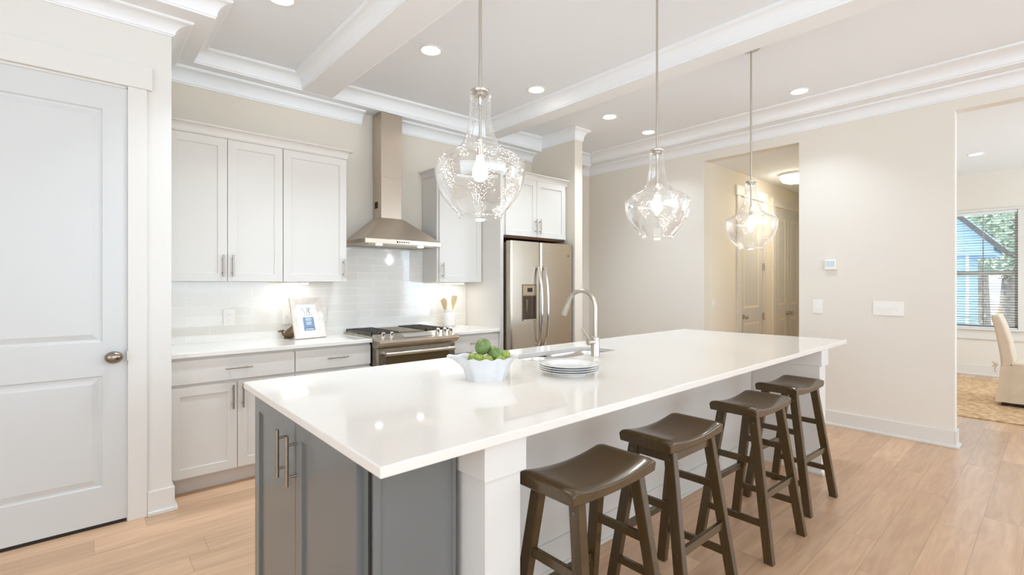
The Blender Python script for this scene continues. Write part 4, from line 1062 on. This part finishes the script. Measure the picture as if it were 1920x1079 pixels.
# crock and utensils
cc = Vector((2.795, 4.105, IT+.0085))
tag(boxobj('serving_board', (2.72, 2.995, 4.02, 4.19, IT, IT+.008), M_crock, None, .002), 'small pale board beneath the utensil crock', 'board')
bm = BM(); lathe(bm, [(0, 0), (.056, 0), (.064, .006), (.069, .030), (.0695, .105), (.066, .128), (.058, .142), (.055, .147), (.0565, .152), (.0565, .166), (.052, .168), (.050, .164), (.050, .146), (.060, .125), (.062, .03), (.05, .012), (0, .010)], cc, 48)
ck = tag(obj('utensil_crock', bm, M_crock, sharp=60), 'white jar-shaped crock holding wooden utensils beside the range', 'crock')
def utensil(name, lab, r0, r1, ztop, hw, flat, f0=0.0):
    a = cc + Rv*r0*.4 + Z*.02 - Fv*f0*.8; b = cc + Rv*r1 + Z*ztop - Fv*f0
    d_ = (b-a); ln = d_.length; d_.normalize(); s_ = (Rv - d_*Rv.dot(d_)).normalized(); n_ = s_.cross(d_)
    t = thing(name, lab, 'utensil', a, 'wooden utensils in the white crock')
    bm = BM(); tube(bm, [a, a+d_*ln*.6], .006, 10); obj('handle', bm, M_spoon, t)
    bm = BM(); R_ = []
    prof = [(.56, .007), (.64, .011), (.72, .6*hw+.004), (.80, .9*hw), (.88, hw), (.95, hw*(.98 if flat else .86)), (1.0, hw*(.95 if flat else .35))]
    for k, w_ in prof:
        c_ = a + d_*(ln*k) + (s_*hw*.35*max(0, k-.7) if flat else Vector((0,0,0)))
        R_.append([bm.verts.new(c_ + s_*u*w_ + n_*v*.004) for u, v in ((-1,-1), (1,-1), (1,1), (-1,1))])
    for p, q_ in zip(R_, R_[1:]):
        for i in range(4): bm.faces.new([p[i], p[(i+1)%4], q_[(i+1)%4], q_[i]])
    bm.faces.new(R_[0][::-1]); bm.faces.new(R_[-1]); obj('blade', bm, M_spoon, t, .002)
utensil('wooden_spoon', 'narrow wooden utensil leaning far left in the crock', .020, -.084, .275, .013, False, -.032)
utensil('wooden_spoon', 'rounded wooden spoon second from left in the crock', .0, -.052, .290, .027, False, .030)
utensil('wooden_spatula', 'square-ended wooden spatula leaning right in the crock', .045, .055, .315, .028, True, .0)

# ------------------------------------------------------------------ dining room
tag(obj('jute_rug', box(BM(), 6.73, 9.55, -2.6, 1.25, 0, .012), M_rug, None, .003), 'woven tan jute rug on the dining room floor', 'rug')
dc = thing('dining_chair', 'cream slipcovered dining chair beside the dining room window', 'chair', (7.9, .20, .012))
cx0, cx1 = 7.62, 8.12     # width along x, chair faces -y
def loopsect(pts_by_ring, name, m, bev=.012):
    bm = BM(); R_ = [[bm.verts.new(p) for p in ring] for ring in pts_by_ring]; n = len(R_[0])
    for a, b in zip(R_, R_[1:]):
        for i in range(n): f = bm.faces.new([a[i], a[(i+1)%n], b[(i+1)%n], b[i]]); f.smooth = True
    bm.faces.new(R_[0][::-1]); bm.faces.new(R_[-1]); return obj(name, bm, m, dc, bev, sharp=50, seg=3)
def ring(y0, y1, z, ins=0.0): return [(cx0+ins, y0, z), (cx1-ins, y0, z), (cx1-ins, y1, z), (cx0+ins, y1, z)]
loopsect([ring(.315, .425, .44), ring(.325, .432, .55), ring(.352, .455, .72), ring(.392, .482, .88), ring(.425, .505, .98), ring(.445, .500, 1.01, .01)], 'backrest', M_slip, .02)
loopsect([ring(-.16, .37, .40), ring(-.165, .37, .46), ring(-.16, .37, .49)], 'seat', M_slip, .02)
# skirt with soft pleats
bm = BM(); per = []
def edge(p, q_, n): return [(p[0]+(q_[0]-p[0])*k/n, p[1]+(q_[1]-p[1])*k/n) for k in range(n)]
base = edge((cx0-.01, -.16), (cx1+.01, -.16), 16) + edge((cx1+.01, -.16), (cx1+.01, .43), 18) + edge((cx1+.01, .43), (cx0-.01, .43), 16) + edge((cx0-.01, .43), (cx0-.01, -.16), 18)
cxm, cym = (cx0+cx1)/2, .135; R_ = []
for z, sc in ((.45, 1.0), (.30, 1.03), (.15, 1.075), (.055, 1.11)):
    rr = []
    for i, (x, y) in enumerate(base):
        wv = 1 + (sc-1)*.25*math.sin(i*1.9) * (1 if z < .44 else 0)
        rr.append(bm.verts.new((cxm+(x-cxm)*sc*wv, cym+(y-cym)*sc*wv, z)))
    R_.append(rr)
n = len(base)
for a, b in zip(R_, R_[1:]):
    for i in range(n): f = bm.faces.new([a[i], a[(i+1)%n], b[(i+1)%n], b[i]]); f.smooth = True
bm.faces.new(R_[0]); bm.faces.new(R_[-1][::-1]); obj('skirt', bm, M_slip, dc, sharp=70)
for x in (cx0+.03, cx1-.03):
    for y in (-.13, .40): boxobj('leg', (x-.022, x+.022, y-.022, y+.022, .012, .06), M_darkwood, dc)
boxobj('under_skirt_strip', (cx0+.0, cx1-.0, -.15, .395, .030, .056), M_darkwood, dc)  # dark slab filling the gap under the skirt
bm = BM(); bx_, by_, bz_ = cx0-.01, .455, .46
for s in (-1, 1): ellipsoid(bm, (bx_+.02, by_+.016, bz_+s*.012), .010, .03, .012, Matrix.Rotation(s*.5, 3, 'X'), n=12, m=8)
tube(bm, [(bx_+.02, by_, bz_), (bx_+.02, by_+.02, bz_-.05), (bx_+.02, by_+.012, bz_-.09)], .006, 8); obj('bow_tie', bm, M_slip, dc)

# ------------------------------------------------------------------ outside the dining room window
struct('ground', box(BM(), XD+.2, 60, -25, 30, -.35, -.25), M_ground, 'leaf-strewn ground outside the dining room window', 'ground')
struct('street', box(BM(), 30, 38, -25, 30, -.25, -.235), M_street, 'pale street beyond the yard', 'street')
hs = thing('neighbor_house', 'blue lap-sided house seen through the window', 'house', (17.5, 4, -.25))
boxobj('wall', (16.0, 18.4, 1.47, 8, -.25, 2.2), M_siding, hs)
bm = BM(); prism(bm, [(1.00, 2.05), (8, 2.05), (8, 6.5), (4.6, 6.5), (1.00, 2.40)], 0, 15.85, 18.4); obj('gable', bm, M_siding, hs)
bm = BM(); prism(bm, [(.86, 2.22), (.92, 2.14), (5.3, 7.14), (5.3, 7.3)], 0, 15.5, 18.6); obj('roof', bm, M_roof, hs)
boxobj('corner_board', (15.97, 16.05, 1.44, 1.49, -.25, 2.1), M_trim, hs)
bm = BM(); box(bm, 15.96, 16.0, 2.4, 3.4, .7, 1.9); obj('window', bm, M_carglass, hs)
def tree(x, y, h, tr, crown_c, crown_r, nleaf, lab, lean=0.0, name='tree'):
    t = thing(name, lab, 'tree', (x, y, -.25), 'trees outside the dining room window')
    bm = BM(); tube(bm, [(x, y, -.25), (x+.05, y+lean*.3, h*.35), (x, y+lean*.7, h*.7), (x, y+lean, h)], [tr*1.25, tr, tr*.8, tr*.5], 12)
    for k in range(5):
        a = random.uniform(0, 6.28); z = h*random.uniform(.5, .95); yy = y+lean*z/h
        tube(bm, [(x, yy, z), (x+math.cos(a)*.6, yy+math.sin(a)*.6, z+.4), (x+math.cos(a)*1.3, yy+math.sin(a)*1.4, z+.9)], [tr*.4, tr*.28, tr*.12], 8)
    obj('trunk', bm, M_bark, t)
    bm = BM()
    for k in range(nleaf):
        while True:
            p = Vector((random.uniform(-1, 1), random.uniform(-1, 1), random.uniform(-1, 1)))
            if p.length < 1: break
        c = Vector(crown_c) + Vector((p.x*crown_r[0], p.y*crown_r[1], p.z*crown_r[2])); s = random.uniform(.05, .11)
        u, v = basis((random.gauss(0, 1), random.gauss(0, 1), random.gauss(0, 1)+.01))
        q = [bm.verts.new(c+u*s*a+v*s*b*.6) for a, b in ((-1, 0), (0, -1), (1, 0), (0, 1))]; bm.faces.new(q)
    obj('foliage', bm, M_leaf, t)
tree(20.6, 1.05, 4.5, .16, (20.4, .9, 3.0), (1.6, 1.5, 1.5), 2600, 'nearest tree with pale trunk and broad leafy crown', -.25)
tree(24.6, 1.86, 5.0, .20, (24.6, 2.0, 3.6), (1.7, 1.7, 1.6), 1800, 'pale-trunked tree left of the nearest one', .1)
tree(29.4, 1.1, 6.5, .22, (29.4, .7, 3.8), (2.2, 2.2, 2.2), 2200, 'darker tree at the right edge of the window view', .1)
bm = BM()
for k in range(420):
    c = Vector((15.3+random.gauss(0, .25), 1.28+random.gauss(0, .14), .0+abs(random.gauss(0, .22)))); s = random.uniform(.03, .06); u, v = basis((random.gauss(0, 1), random.gauss(0, 1), random.gauss(0, 1)+.01))
    bm.faces.new([bm.verts.new(c+u*s*a+v*s*b*.6) for a, b in ((-1, 0), (0, -1), (1, 0), (0, 1))])
box(bm, 15.1, 15.5, 1.15, 1.4, -.25, -.1)
tag(obj('shrub', bm, M_leaf), 'dark green shrub at the corner of the blue house', 'shrub')
cr_ = thing('parked_car', 'white car parked beyond the yard, seen through the window', 'car', (34, 4.6, -.235))
bm = BM(); prism(bm, [(2.45, .15), (6.8, .15), (6.85, .65), (6.3, .75), (2.6, .75), (2.42, .6)], 0, 33.1, 34.9); obj('body', bm, M_car, cr_, .05)
bm = BM(); prism(bm, [(2.9, .74), (6.1, .74), (5.4, 1.2), (3.5, 1.2)], 0, 33.25, 34.75); obj('cabin', bm, M_carglass, cr_, .04)
boxobj('roof', (33.3, 34.7, 3.55, 5.35, 1.19, 1.24), M_car, cr_, .02)
for yy in (3.2, 6.0):
    for xx in (33.1, 34.75): bm = BM(); cyl(bm, (xx, yy, .09), (xx+.2, yy, .09), .325, 24); obj('wheel', bm, M_tyre, cr_)
bm = BM(); lathe(bm, [(0, 0), (.2, 0), (.19, .05), (.14, .3), (.12, .62), (0, .63)], (31.5, 1.72, -.235), 20)
tag(obj('traffic_barrel', bm, M_orange), 'small orange barrel far outside the window', 'barrel')
